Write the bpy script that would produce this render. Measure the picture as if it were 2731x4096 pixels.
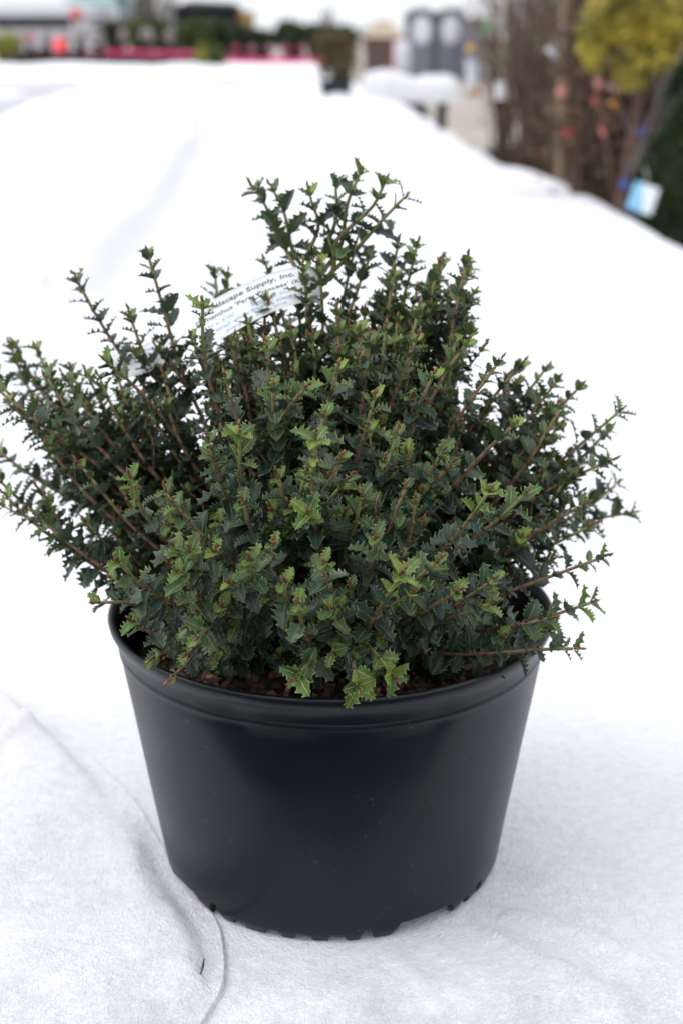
import bpy, bmesh, math, random
import numpy as np
from mathutils import Vector, Matrix, noise

R = math.radians
for o in list(bpy.data.objects):
    bpy.data.objects.remove(o, do_unlink=True)
SC = bpy.context.scene
COL = SC.collection
random.seed(7)
RNG = np.random.default_rng(11)

# ------------------------------------------------------------------ camera
PITCH = math.atan((2048 - 150) / 5689)
CAM_Y, CAM_Z, FPX = -1.082, 0.667, 5689.0
cam = bpy.data.cameras.new('camera')
cam.sensor_fit = 'VERTICAL'; cam.sensor_height = 36.0; cam.lens = 50.0
cam.clip_start = 0.05; cam.clip_end = 3000
cam.dof.use_dof = True; cam.dof.focus_distance = 0.985; cam.dof.aperture_fstop = 5.0
cam.dof.aperture_blades = 0
co = bpy.data.objects.new('camera', cam); COL.objects.link(co)
co.location = (0, CAM_Y, CAM_Z); co.rotation_euler = (math.pi / 2 - PITCH, 0, 0)
SC.camera = co

# ------------------------------------------------------------------ sky, sun, exposure
SUN_EL, SUN_AZ = R(55), R(-105)         # high veiled sun, off to the left
w = bpy.data.worlds.new('World'); SC.world = w; w.use_nodes = True
nt = w.node_tree; nt.nodes.clear()
out = nt.nodes.new('ShaderNodeOutputWorld'); bg = nt.nodes.new('ShaderNodeBackground')
sky = nt.nodes.new('ShaderNodeTexSky'); sky.sky_type = 'NISHITA'; sky.sun_disc = False
sky.sun_elevation = SUN_EL; sky.sun_rotation = SUN_AZ; sky.dust_density = 3.0; sky.air_density = 1.0
hs = nt.nodes.new('ShaderNodeHueSaturation'); hs.inputs['Saturation'].default_value = 0.22
tc = nt.nodes.new('ShaderNodeTexCoord'); sp = nt.nodes.new('ShaderNodeSeparateXYZ')
ramp = nt.nodes.new('ShaderNodeMapRange')   # overcast: brighter overhead than at the horizon
ramp.inputs['From Min'].default_value = 0.0; ramp.inputs['From Max'].default_value = 1.0
ramp.inputs['To Min'].default_value = 8.2; ramp.inputs['To Max'].default_value = 13.5
cl = nt.nodes.new('ShaderNodeTexNoise'); cl.inputs['Scale'].default_value = 2.2; cl.inputs['Detail'].default_value = 5
clr = nt.nodes.new('ShaderNodeMapRange'); clr.inputs['To Min'].default_value = 0.8; clr.inputs['To Max'].default_value = 1.2
gm = nt.nodes.new('ShaderNodeMath'); gm.operation = 'MULTIPLY'
cc = nt.nodes.new('ShaderNodeMix'); cc.data_type = 'RGBA'; cc.blend_type = 'MULTIPLY'; cc.inputs['Factor'].default_value = 1
cc.inputs['A'].default_value = (0.935, 0.962, 1.0, 1)
mx = nt.nodes.new('ShaderNodeMix'); mx.data_type = 'RGBA'; mx.inputs['Factor'].default_value = 0.86
L = nt.links.new
L(tc.outputs['Generated'], sp.inputs[0]); L(sp.outputs['Z'], ramp.inputs['Value'])
L(tc.outputs['Generated'], cl.inputs['Vector']); L(cl.outputs['Fac'], clr.inputs['Value'])
L(ramp.outputs[0], gm.inputs[0]); L(clr.outputs[0], gm.inputs[1]); L(gm.outputs[0], cc.inputs['B'])
L(sky.outputs[0], hs.inputs['Color']); L(hs.outputs[0], mx.inputs['A']); L(cc.outputs['Result'], mx.inputs['B'])
L(mx.outputs['Result'], bg.inputs['Color']); bg.inputs['Strength'].default_value = 0.1
L(bg.outputs[0], out.inputs['Surface'])
sl = bpy.data.lights.new('sun', 'SUN'); sl.energy = 0.7; sl.angle = R(30); sl.color = (1, 0.98, 0.95)
so = bpy.data.objects.new('sun', sl); COL.objects.link(so)
d = Vector((math.sin(SUN_AZ) * math.cos(SUN_EL), math.cos(SUN_AZ) * math.cos(SUN_EL), math.sin(SUN_EL)))
so.rotation_euler = d.to_track_quat('Z', 'Y').to_euler(); so.location = (0, 0, 30)
vs = SC.view_settings
vs.view_transform = 'Standard'; vs.look = 'None'; vs.gamma = 1; vs.use_curve_mapping = False
vs.exposure = 0.62

# ------------------------------------------------------------------ helpers
SP, CP = math.sin(PITCH), math.cos(PITCH)
def ray(px, py):
    """photograph pixel -> world direction with unit depth"""
    rx, uy = (px - 1365.5) / FPX, -(py - 2048) / FPX
    return Vector((rx, CP + uy * SP, -SP + uy * CP))
CAMP = Vector((0, CAM_Y, CAM_Z))
def at(px, py, yc):
    r = ray(px, py); return CAMP + r * (yc / r.y)
def on(px, py, z=0.0):
    r = ray(px, py); return CAMP + r * ((z - CAM_Z) / r.z)
K = 1.7418                       # the enlarged view the stems were read from
GZ = -0.75                       # the ground below the beds

def tag(o, label=None, cat=None, group=None, kind=None):
    if label: o['label'] = label
    if cat: o['category'] = cat
    if group: o['group'] = group
    if kind: o['kind'] = kind
    return o
def empty(name, loc, rz=0.0):
    o = bpy.data.objects.new(name, None); COL.objects.link(o)
    o.location = loc; o.rotation_euler = (0, 0, rz); o.empty_display_size = 0.05
    return o
def link(name, me, m, parent=None, smooth=True):
    if m is not None and not me.materials: me.materials.append(m)
    if smooth: me.polygons.foreach_set('use_smooth', [True] * len(me.polygons))
    o = bpy.data.objects.new(name, me); COL.objects.link(o)
    if parent is not None: o.parent = parent
    return o
def mesh(name, V, F, m, parent=None, smooth=True):
    me = bpy.data.meshes.new(name); me.from_pydata([tuple(v) for v in V], [], F); me.update()
    return link(name, me, m, parent, smooth)

class MB:
    """collects simple solids, links them as one mesh"""
    def __init__(s): s.V = []; s.F = []
    def add(s, V, F):
        b = len(s.V); s.V += [Vector(v) for v in V]; s.F += [tuple(i + b for i in f) for f in F]; return s
    def box(s, c, d, rz=0.0, bev=0.0):
        bm = bmesh.new(); bmesh.ops.create_cube(bm, size=1)
        for v in bm.verts: v.co = Vector((v.co.x * d[0], v.co.y * d[1], v.co.z * d[2]))
        if bev: bmesh.ops.bevel(bm, geom=bm.edges[:], offset=bev, segments=2, affect='EDGES', profile=.6)
        M = Matrix.Translation(c) @ Matrix.Rotation(rz, 4, 'Z')
        for v in bm.verts: v.co = M @ v.co
        bm.verts.index_update()
        s.add([v.co.copy() for v in bm.verts], [[v.index for v in f.verts] for f in bm.faces]); bm.free(); return s
    def tube(s, P, rad, n=7, cap=True):
        P = [Vector(p) for p in P]
        if not hasattr(rad, '__len__'): rad = [rad] * len(P)
        V = []; F = []; up = None
        for i, p in enumerate(P):
            t = (P[min(i + 1, len(P) - 1)] - P[max(i - 1, 0)]).normalized()
            if up is None:
                up = t.orthogonal().normalized()
            up = (up - t * up.dot(t)).normalized(); sd = t.cross(up)
            for k in range(n):
                a = 2 * math.pi * k / n
                V.append(p + (up * math.cos(a) + sd * math.sin(a)) * rad[i])
        for i in range(len(P) - 1):
            for k in range(n):
                F.append((i * n + k, i * n + (k + 1) % n, (i + 1) * n + (k + 1) % n, (i + 1) * n + k))
        if cap:
            F.append(tuple(range(n - 1, -1, -1))); F.append(tuple((len(P) - 1) * n + k for k in range(n)))
        return s.add(V, F)
    def lathe(s, prof, c=(0, 0, 0), n=24, close=True):
        V = []; F = []; m = len(prof)
        for k in range(n):
            a = 2 * math.pi * k / n
            for r, z in prof: V.append((c[0] + r * math.cos(a), c[1] + r * math.sin(a), c[2] + z))
        for k in range(n):
            k2 = (k + 1) % n
            for i in range(m - 1):
                F.append((k * m + i, k2 * m + i, k2 * m + i + 1, k * m + i + 1))
        if close:
            F.append(tuple(k * m for k in range(n - 1, -1, -1))); F.append(tuple(k * m + m - 1 for k in range(n)))
        return s.add(V, F)
    def build(s, name, m, parent=None, smooth=False):
        return mesh(name, s.V, s.F, m, parent, smooth)

def mat(name, col, rough=0.6, spec=0.5, noise_s=None, amt=0.15, bump=0.0, bump_s=80, coat=0.0):
    m = bpy.data.materials.new(name); m.use_nodes = True
    n = m.node_tree; b = n.nodes['Principled BSDF']
    b.inputs['Roughness'].default_value = rough; b.inputs['Specular IOR Level'].default_value = spec
    b.inputs['Base Color'].default_value = (*col, 1)
    tcn = n.nodes.new('ShaderNodeTexCoord')
    if noise_s:
        t = n.nodes.new('ShaderNodeTexNoise'); t.inputs['Scale'].default_value = noise_s; t.inputs['Detail'].default_value = 6
        r = n.nodes.new('ShaderNodeValToRGB')
        r.color_ramp.elements[0].position = .3; r.color_ramp.elements[1].position = .7
        r.color_ramp.elements[0].color = (*[c * (1 - amt) for c in col], 1)
        r.color_ramp.elements[1].color = (*[min(1, c * (1 + amt)) for c in col], 1)
        n.links.new(tcn.outputs['Object'], t.inputs['Vector']); n.links.new(t.outputs['Fac'], r.inputs[0])
        n.links.new(r.outputs[0], b.inputs['Base Color'])
    if bump:
        t2 = n.nodes.new('ShaderNodeTexNoise'); t2.inputs['Scale'].default_value = bump_s; t2.inputs['Detail'].default_value = 4
        bp = n.nodes.new('ShaderNodeBump'); bp.inputs['Strength'].default_value = bump; bp.inputs['Distance'].default_value = .01
        n.links.new(tcn.outputs['Object'], t2.inputs['Vector']); n.links.new(t2.outputs['Fac'], bp.inputs['Height'])
        n.links.new(bp.outputs[0], b.inputs['Normal'])
    return m

def fbm(x, y, z=0.0, o=4):
    return noise.fractal(Vector((x, y, z)), 1.0, 2.0, o)
def sstep(a, b, x):
    t = min(1, max(0, (x - a) / (b - a))); return t * t * (3 - 2 * t)

# ------------------------------------------------------------------ materials
def cloth_material():
    m = bpy.data.materials.new('frost_cloth'); m.use_nodes = True
    n = m.node_tree; b = n.nodes['Principled BSDF']; lk = n.links.new
    b.inputs['Roughness'].default_value = 1.0; b.inputs['Specular IOR Level'].default_value = 0.1
    g = n.nodes.new('ShaderNodeNewGeometry')
    t = n.nodes.new('ShaderNodeTexNoise'); t.inputs['Scale'].default_value = 9; t.inputs['Detail'].default_value = 10; t.inputs['Roughness'].default_value = .68
    r = n.nodes.new('ShaderNodeValToRGB'); e = r.color_ramp.elements
    e[0].position = .40; e[0].color = (0, 0, 0, 1); e[1].position = .70; e[1].color = (1, 1, 1, 1)
    lk(g.outputs['Position'], t.inputs['Vector']); lk(t.outputs['Fac'], r.inputs[0])
    # trodden dirt lies along the near end of the bed
    s = n.nodes.new('ShaderNodeSeparateXYZ'); lk(g.outputs['Position'], s.inputs[0])
    mr = n.nodes.new('ShaderNodeMapRange'); mr.inputs['From Min'].default_value = -.15; mr.inputs['From Max'].default_value = -.25
    mr.inputs['To Min'].default_value = .08; mr.inputs['To Max'].default_value = .95
    lk(s.outputs['Y'], mr.inputs['Value'])
    mu = n.nodes.new('ShaderNodeMath'); mu.operation = 'MULTIPLY'; lk(r.outputs[0], mu.inputs[0]); lk(mr.outputs[0], mu.inputs[1])
    # tan tone around the crease at the left, fading outwards
    c0 = on(60, 2990); vd = n.nodes.new('ShaderNodeVectorMath'); vd.operation = 'DISTANCE'; vd.inputs[1].default_value = (c0.x - .06, c0.y - .0, 0)
    lk(g.outputs['Position'], vd.inputs[0])
    mr2 = n.nodes.new('ShaderNodeMapRange'); mr2.inputs['From Min'].default_value = .15; mr2.inputs['From Max'].default_value = .03
    mr2.inputs['To Min'].default_value = 0; mr2.inputs['To Max'].default_value = .75; lk(vd.outputs['Value'], mr2.inputs['Value'])
    t3 = n.nodes.new('ShaderNodeTexNoise'); t3.inputs['Scale'].default_value = 40; t3.inputs['Detail'].default_value = 6
    lk(g.outputs['Position'], t3.inputs['Vector'])
    mu2 = n.nodes.new('ShaderNodeMath'); mu2.operation = 'MULTIPLY'; lk(mr2.outputs[0], mu2.inputs[0]); lk(t3.outputs['Fac'], mu2.inputs[1])
    m1 = n.nodes.new('ShaderNodeMix'); m1.data_type = 'RGBA'
    m1.inputs['A'].default_value = (.785, .78, .83, 1); m1.inputs['B'].default_value = (.34, .34, .35, 1); lk(mu.outputs[0], m1.inputs['Factor'])
    m2 = n.nodes.new('ShaderNodeMix'); m2.data_type = 'RGBA'; m2.inputs['B'].default_value = (.60, .55, .50, 1)
    lk(m1.outputs['Result'], m2.inputs['A']); lk(mu2.outputs[0], m2.inputs['Factor'])
    # uneven thickness of the felt
    mp = n.nodes.new('ShaderNodeMapping'); mp.inputs['Rotation'].default_value = (0, 0, .6); mp.inputs['Scale'].default_value = (1, 1.9, 1)
    lk(g.outputs['Position'], mp.inputs['Vector'])
    tm = n.nodes.new('ShaderNodeTexNoise'); tm.inputs['Scale'].default_value = 70; tm.inputs['Detail'].default_value = 9; tm.inputs['Roughness'].default_value = .72; tm.inputs['Distortion'].default_value = .8
    lk(mp.outputs[0], tm.inputs['Vector'])
    rm = n.nodes.new('ShaderNodeMapRange'); rm.inputs['From Min'].default_value = .34; rm.inputs['From Max'].default_value = .62; rm.inputs['To Min'].default_value = .90; rm.inputs['To Max'].default_value = 1.04
    lk(tm.outputs['Fac'], rm.inputs['Value'])
    hm = n.nodes.new('ShaderNodeHueSaturation'); lk(m2.outputs['Result'], hm.inputs['Color']); lk(rm.outputs[0], hm.inputs['Value'])
    lk(hm.outputs[0], b.inputs['Base Color'])
    # matted fibres
    t4 = n.nodes.new('ShaderNodeTexNoise'); t4.inputs['Scale'].default_value = 420; t4.inputs['Detail'].default_value = 5; t4.inputs['Distortion'].default_value = 1.2
    t5 = n.nodes.new('ShaderNodeTexNoise'); t5.inputs['Scale'].default_value = 90; t5.inputs['Detail'].default_value = 6
    ad = n.nodes.new('ShaderNodeMath'); ad.operation = 'ADD'
    lk(g.outputs['Position'], t4.inputs['Vector']); lk(g.outputs['Position'], t5.inputs['Vector'])
    lk(t4.outputs['Fac'], ad.inputs[0]); lk(t5.outputs['Fac'], ad.inputs[1])
    bp = n.nodes.new('ShaderNodeBump'); bp.inputs['Strength'].default_value = .7; bp.inputs['Distance'].default_value = .005
    lk(ad.outputs[0], bp.inputs['Height']); lk(bp.outputs[0], b.inputs['Normal'])
    return m
M_CLOTH = cloth_material()

def leaf_material():
    m = bpy.data.materials.new('holly_leaf'); m.use_nodes = True
    n = m.node_tree; b = n.nodes['Principled BSDF']; lk = n.links.new
    a = n.nodes.new('ShaderNodeAttribute'); a.attribute_name = 'leaf'
    s = n.nodes.new('ShaderNodeSeparateColor'); lk(a.outputs['Color'], s.inputs[0])   # r tone, g age, b along; alpha across
    def mix(A, B, fac, isA=False):
        q = n.nodes.new('ShaderNodeMix'); q.data_type = 'RGBA'
        for k, v in (('A', A), ('B', B)):
            if isinstance(v, tuple): q.inputs[k].default_value = (*v, 1)
            else: lk(v, q.inputs[k])
        lk(fac, q.inputs['Factor']); return q.outputs['Result']
    def mrng(x, f0, f1, t0=0., t1=1.):
        q = n.nodes.new('ShaderNodeMapRange'); q.inputs['From Min'].default_value = f0; q.inputs['From Max'].default_value = f1
        q.inputs['To Min'].default_value = t0; q.inputs['To Max'].default_value = t1; lk(x, q.inputs['Value']); return q.outputs[0]
    def mth(op, x, y=None, val=None):
        q = n.nodes.new('ShaderNodeMath'); q.operation = op; lk(x, q.inputs[0])
        if y is not None: lk(y, q.inputs[1])
        if val is not None: q.inputs[1].default_value = val
        return q.outputs[0]
    dark = mix((.0085, .0245, .0235), (.023, .047, .033), s.outputs['Red'])
    young = mix((.045, .13, .020), (.20, .28, .035), s.outputs['Red'])
    body = mix(dark, young, s.outputs['Green'])
    edge = mix((.22, .31, .10), (.45, .52, .18), s.outputs['Green'])
    vein = mix((.065, .10, .055), (.42, .52, .22), s.outputs['Green'])
    av = a.outputs['Alpha']
    # side veins leave the midrib at a slant
    ph = mth('MULTIPLY', mth('SUBTRACT', s.outputs['Blue'], mth('MULTIPLY', av, val=.28)), val=6.0)
    fr = mth('ABSOLUTE', mth('SUBTRACT', mth('FRACT', ph), val=.5))
    sv = mth('MULTIPLY', mrng(fr, .07, .0), val=.45)
    mid = mrng(av, .11, .03)
    vm = mth('MAXIMUM', sv, mid)
    c1 = mix(body, vein, vm)
    c2 = mix(c1, edge, mrng(av, .86, 1.0))
    # uneven tint inside each leaf
    g = n.nodes.new('ShaderNodeNewGeometry'); t = n.nodes.new('ShaderNodeTexNoise'); t.inputs['Scale'].default_value = 160; t.inputs['Detail'].default_value = 4
    lk(g.outputs['Position'], t.inputs['Vector'])
    hv = n.nodes.new('ShaderNodeHueSaturation'); lk(c2, hv.inputs['Color']); lk(mrng(t.outputs['Fac'], .3, .7, .75, 1.25), hv.inputs['Value'])
    und = mix(hv.outputs[0], (.085, .125, .068), mth('MULTIPLY', g.outputs['Backfacing'], val=.7))   # the paler leaf underside
    lk(und, b.inputs['Base Color'])
    lk(mrng(t.outputs['Fac'], .3, .7, .27, .40), b.inputs['Roughness'])
    b.inputs['Specular IOR Level'].default_value = .46
    bp = n.nodes.new('ShaderNodeBump'); bp.inputs['Strength'].default_value = .5; bp.inputs['Distance'].default_value = .0006; bp.invert = True
    lk(vm, bp.inputs['Height']); lk(bp.outputs[0], b.inputs['Normal'])
    # light passes through the young leaves
    tr = n.nodes.new('ShaderNodeBsdfTranslucent'); lk(hv.outputs[0], tr.inputs['Color'])
    ms = n.nodes.new('ShaderNodeMixShader'); lk(mrng(s.outputs['Green'], 0, 1, .2, .35), ms.inputs[0])
    lk(b.outputs[0], ms.inputs[1]); lk(tr.outputs[0], ms.inputs[2])
    lk(ms.outputs[0], n.nodes['Material Output'].inputs['Surface'])
    return m
M_LEAF = leaf_material()

def stem_material():
    m = bpy.data.materials.new('stem_bark'); m.use_nodes = True
    n = m.node_tree; b = n.nodes['Principled BSDF']; lk = n.links.new
    g = n.nodes.new('ShaderNodeNewGeometry'); a = n.nodes.new('ShaderNodeAttribute'); a.attribute_name = 'green'
    t = n.nodes.new('ShaderNodeTexNoise'); t.inputs['Scale'].default_value = 260; t.inputs['Detail'].default_value = 5
    lk(g.outputs['Position'], t.inputs['Vector'])
    r = n.nodes.new('ShaderNodeValToRGB'); e = r.color_ramp.elements
    e[0].position = .32; e[0].color = (.085, .046, .028, 1); e[1].position = .68; e[1].color = (.26, .155, .095, 1)
    lk(t.outputs['Fac'], r.inputs[0])
    q = n.nodes.new('ShaderNodeMix'); q.data_type = 'RGBA'; lk(a.outputs['Fac'], q.inputs['Factor'])
    lk(r.outputs[0], q.inputs['A']); q.inputs['B'].default_value = (.15, .19, .045, 1)
    lk(q.outputs['Result'], b.inputs['Base Color']); b.inputs['Roughness'].default_value = .7
    bp = n.nodes.new('ShaderNodeBump'); bp.inputs['Strength'].default_value = .6; bp.inputs['Distance'].default_value = .001
    lk(t.outputs['Fac'], bp.inputs['Height']); lk(bp.outputs[0], b.inputs['Normal'])
    return m
M_STEM = stem_material()
def bud_material():
    m = bpy.data.materials.new('bud_scales'); m.use_nodes = True
    n = m.node_tree; b = n.nodes['Principled BSDF']
    a = n.nodes.new('ShaderNodeAttribute'); a.attribute_name = 'green'
    r = n.nodes.new('ShaderNodeValToRGB'); e = r.color_ramp.elements
    e[0].position = 0; e[0].color = (.055, .022, .022, 1); e[1].position = 1; e[1].color = (.30, .27, .06, 1)
    x = r.color_ramp.elements.new(.55); x.color = (.15, .068, .03, 1)
    n.links.new(a.outputs['Fac'], r.inputs[0]); n.links.new(r.outputs[0], b.inputs['Base Color']); b.inputs['Roughness'].default_value = .55
    return m
M_BUD = bud_material()

def pot_material():
    m = bpy.data.materials.new('black_plastic'); m.use_nodes = True
    n = m.node_tree; b = n.nodes['Principled BSDF']; lk = n.links.new
    tcn = n.nodes.new('ShaderNodeTexCoord')
    v = n.nodes.new('ShaderNodeTexVoronoi'); v.inputs['Scale'].default_value = 75
    lk(tcn.outputs['Object'], v.inputs['Vector'])
    r = n.nodes.new('ShaderNodeMapRange'); r.inputs['From Min'].default_value = .13; r.inputs['From Max'].default_value = .06
    lk(v.outputs['Distance'], r.inputs['Value'])
    t = n.nodes.new('ShaderNodeTexNoise'); t.inputs['Scale'].default_value = 14; t.inputs['Detail'].default_value = 3
    lk(tcn.outputs['Object'], t.inputs['Vector'])
    r2 = n.nodes.new('ShaderNodeMapRange'); r2.inputs['From Min'].default_value = .50; r2.inputs['From Max'].default_value = .62
    lk(t.outputs['Fac'], r2.inputs['Value'])
    mu = n.nodes.new('ShaderNodeMath'); mu.operation = 'MULTIPLY'; lk(r.outputs[0], mu.inputs[0]); lk(r2.outputs[0], mu.inputs[1])
    mu2 = n.nodes.new('ShaderNodeMath'); mu2.operation = 'MULTIPLY'; lk(mu.outputs[0], mu2.inputs[0]); mu2.inputs[1].default_value = .32
    q = n.nodes.new('ShaderNodeMix'); q.data_type = 'RGBA'; q.inputs['A'].default_value = (.0022, .0046, .0082, 1); q.inputs['B'].default_value = (.11, .095, .08, 1)
    lk(mu2.outputs[0], q.inputs['Factor'])
    # thin film of dust
    t2 = n.nodes.new('ShaderNodeTexNoise'); t2.inputs['Scale'].default_value = 6; t2.inputs['Detail'].default_value = 8; t2.inputs['Roughness'].default_value = .65
    lk(tcn.outputs['Object'], t2.inputs['Vector'])
    r3 = n.nodes.new('ShaderNodeMapRange'); r3.inputs['From Min'].default_value = .4; r3.inputs['From Max'].default_value = .8; r3.inputs['To Max'].default_value = .04
    lk(t2.outputs['Fac'], r3.inputs['Value'])
    q2 = n.nodes.new('ShaderNodeMix'); q2.data_type = 'RGBA'; q2.inputs['B'].default_value = (.12, .12, .125, 1)
    lk(q.outputs['Result'], q2.inputs['A']); lk(r3.outputs[0], q2.inputs['Factor']); lk(q2.outputs['Result'], b.inputs['Base Color'])
    r4 = n.nodes.new('ShaderNodeMapRange'); r4.inputs['To Min'].default_value = .31; r4.inputs['To Max'].default_value = .40; b.inputs['Specular IOR Level'].default_value = .31
    lk(t2.outputs['Fac'], r4.inputs['Value']); lk(r4.outputs[0], b.inputs['Roughness'])
    t5 = n.nodes.new('ShaderNodeTexNoise'); t5.inputs['Scale'].default_value = 500
    lk(tcn.outputs['Object'], t5.inputs['Vector'])
    bp = n.nodes.new('ShaderNodeBump'); bp.inputs['Strength'].default_value = .06; bp.inputs['Distance'].default_value = .001
    lk(t5.outputs['Fac'], bp.inputs['Height']); lk(bp.outputs[0], b.inputs['Normal'])
    return m
M_POT = pot_material()

# ------------------------------------------------------------------ ground
def ground():
    V = []; F = []
    n = 60
    xs = [math.copysign(abs(t) ** 3, t) * 600 for t in np.linspace(-1, 1, n)]
    ys = [math.copysign(abs(t) ** 3, t) * 600 + 20 for t in np.linspace(-1, 1, n)]
    for y in ys:
        for x in xs: V.append((x, y, GZ))
    for j in range(n - 1):
        for i in range(n - 1): F.append((j * n + i, j * n + i + 1, (j + 1) * n + i + 1, (j + 1) * n + i))
    m = mat('gravel', (.33, .29, .255), .95, .2, 2.5, .25, .8, 40)
    tag(mesh('ground', V, F, m), kind='structure')
ground()
def unseen_dark_mat():  # unseen dark sheet, added so the pot's front reflects something dark
    m = mat('unseen_dark_mat', (.022, .022, .024), .7, .3, 60, .3, .5, 300)
    V = []; F = []; nx, ny = 40, 12
    for j in range(ny):
        for i in range(nx): V.append((-4 + 9 * i / (nx - 1), -4.5 + 4.4 * j / (ny - 1), GZ + .004 + .003 * math.sin(i * 1.3) * math.sin(j)))
    for j in range(ny - 1):
        for i in range(nx - 1): F.append((j * nx + i, j * nx + i + 1, (j + 1) * nx + i + 1, (j + 1) * nx + i))
    tag(mesh('unseen_dark_sheet', V, F, m), kind='structure')
unseen_dark_mat()

# ------------------------------------------------------------------ covered beds
CX0, CX1 = on(1000, 100 + 150 + 307), None
crease = [on(735, 500), on(700, 600), on(560, 800), on(430, 950), on(313, 1080), on(200, 1200)]
flap = [on(1240, 350), on(1262, 420), on(1330, 490), on(1440, 520), on(1600, 505)]
tucks = [(on(340, 455), on(440, 428), .30, .22), (on(420, 512), on(600, 492), .28, .2), (on(520, 425), on(640, 425), .28, .25), (on(700, 378), on(860, 374), .34, .4), (on(1050, 545), on(1180, 540), .13, .12),
         (on(820, 640), on(860, 655), .12, .07), (on(60, 628), on(300, 640), .14, .12), (on(1500, 700), on(2100, 720), .09, .1), (on(1900, 1210), on(2600, 1230), .035, .05), (on(150, 890), on(20, 960), .08, .06)]
def seg_dist(p, P):
    best = 9e9; side = 0
    for a, b in zip(P, P[1:]):
        ab = Vector((b.x - a.x, b.y - a.y)); ap = Vector((p[0] - a.x, p[1] - a.y))
        t = min(1, max(0, ap.dot(ab) / ab.length_squared)); q = ap - ab * t
        if q.length < best:
            best = q.length; side = 1 if ab.x * ap.y - ab.y * ap.x > 0 else -1
    return best * side
def cloth_z(x, y):
    far = sstep(0.4, 3.0, y)
    z = (.006 + .05 * far) * fbm(x * .9 + 3, y * .45 + 1, 0, 3)
    z += .004 * fbm(x * 4 + 7, y * 3.2, 1, 4) * (1 + far)
    z += .0016 * fbm(x * 14, y * 14, 2, 3)
    if y > 1.5:
        dcr = seg_dist((x, y), crease)
        z += (.105 * math.exp(-((dcr - .07) / .07) ** 2) - .05 * math.exp(-((dcr + .03) / .05) ** 2)) * sstep(1.6, 3, y) * (1 - sstep(9.5, 11.5, y))
        for (ta, tb, td, tw) in tucks:
            if abs(y - (ta.y + tb.y) / 2) < 2.5 and abs(x - (ta.x + tb.x) / 2) < 2.5:
                z -= td * math.exp(-(seg_dist((x, y), (ta, tb)) / tw) ** 2)
        if y > 6:
            df = seg_dist((x, y), flap)
            if df > -.2: z += .10 * sstep(-.15, .25, df) * math.exp(-max(0, df - .25) / .45) * (1 - sstep(20, 25, y))
        z += .07 * far * sstep(5, 9, y) * fbm(x * .5 + 11, y * .22 + 5, 3, 3)
    r = math.hypot(x + .008, y)
    if r < .3: z *= sstep(.10, .26, r)
    # ripples radiating at the right of the pot's foot
    a = math.atan2(y, x + .008)
    if r < .5 and y < .1:
        for a0, wd, h in ((-.62, .045, .010), (-.80, .03, .008), (-.30, .08, .006), (-1.25, .05, .005), (-1.02, .03, .003)):
            z += h * math.exp(-((a - a0 - .25 * (r - .2)) / wd) ** 2) * sstep(.15, .19, r) * (1 - sstep(.24, .42, r))
    z -= .02 * sstep(-.19, -.27, y)
    if y < -.265: z -= (-.265 - y) * 5
    return z

def strip_cloth(name, yl, left, right, zf, m, drop=.5, nx=120, near_drop=True):
    """cloth between two edge functions, hanging down at its rim"""
    V = []; F = []
    ts = np.linspace(0, 1, nx)
    rows = []
    def row(y, zoff=0.0, yy=None):
        r = []
        l, rr = left(y), right(y)
        for i in (3, 2, 1):
            dz = (.06, .25, drop)[i - 1]
            r.append((l - (.02, .05, .09)[i - 1] + .03 * fbm(y * 1.7, i, 4), yy if yy is not None else y, zf(l, y) - dz + zoff))
        for t in ts:
            x = l + (rr - l) * t
            e = min(t, 1 - t) * (rr - l)
            r.append((x, yy if yy is not None else y, zf(x, y) - .035 * math.exp(-e / .05) + zoff))
        for i in (1, 2, 3):
            dz = (.06, .25, drop)[i - 1]
            r.append((rr + (.02, .05, .09)[i - 1] + .03 * fbm(y * 1.7, i, 9), yy if yy is not None else y, zf(rr, y) - dz + zoff))
        return r
    y0, y1 = yl[0], yl[-1]
    rows.append(row(y0, -drop, y0 - .09)); rows.append(row(y0, -.2, y0 - .05)); rows.append(row(y0, -.05, y0 - .02))
    for y in yl: rows.append(row(y))
    rows.append(row(y1, -.05, y1 + .02)); rows.append(row(y1, -.25, y1 + .06)); rows.append(row(y1, -drop, y1 + .1))
    w_ = len(rows[0])
    for r in rows: V += r
    for j in range(len(rows) - 1):
        for i in range(w_ - 1):
            F.append((j * w_ + i, j * w_ + i + 1, (j + 1) * w_ + i + 1, (j + 1) * w_ + i))
    return mesh(name, V, F, m)

edge_px = [(2990, 1080), (2731, 950), (2600, 885), (2500, 835), (2400, 780), (2300, 715), (2230, 692), (2140, 672), (2020, 652), (1960, 610),
           (1880, 557), (1800, 516), (1742, 490), (1650, 440), (1580, 412), (1500, 388), (1428, 352), (1400, 345), (1380, 330)]
edge_w = sorted([(p.y, p.x) for p in (on(*q) for q in edge_px)])
def right_edge(y):
    if y <= edge_w[0][0]: return edge_w[0][1] + .09 * (edge_w[0][0] - y)
    if y >= edge_w[-1][0]: return edge_w[-1][1]
    for (ya, xa), (yb, xb) in zip(edge_w, edge_w[1:]):
        if ya <= y <= yb: return xa + (xb - xa) * (y - ya) / (yb - ya)
lp0, lp1 = on(0, 440), on(365, 335)
def left_edge(y):
    return lp0.x + (lp1.x - lp0.x) * (y - lp0.y) / (lp1.y - lp0.y) + .08 * fbm(y * .4, 3, 3)
yl = list(np.arange(-.285, .45, .0075)) + list(.45 + np.geomspace(.02, 20.0, 400))
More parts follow.
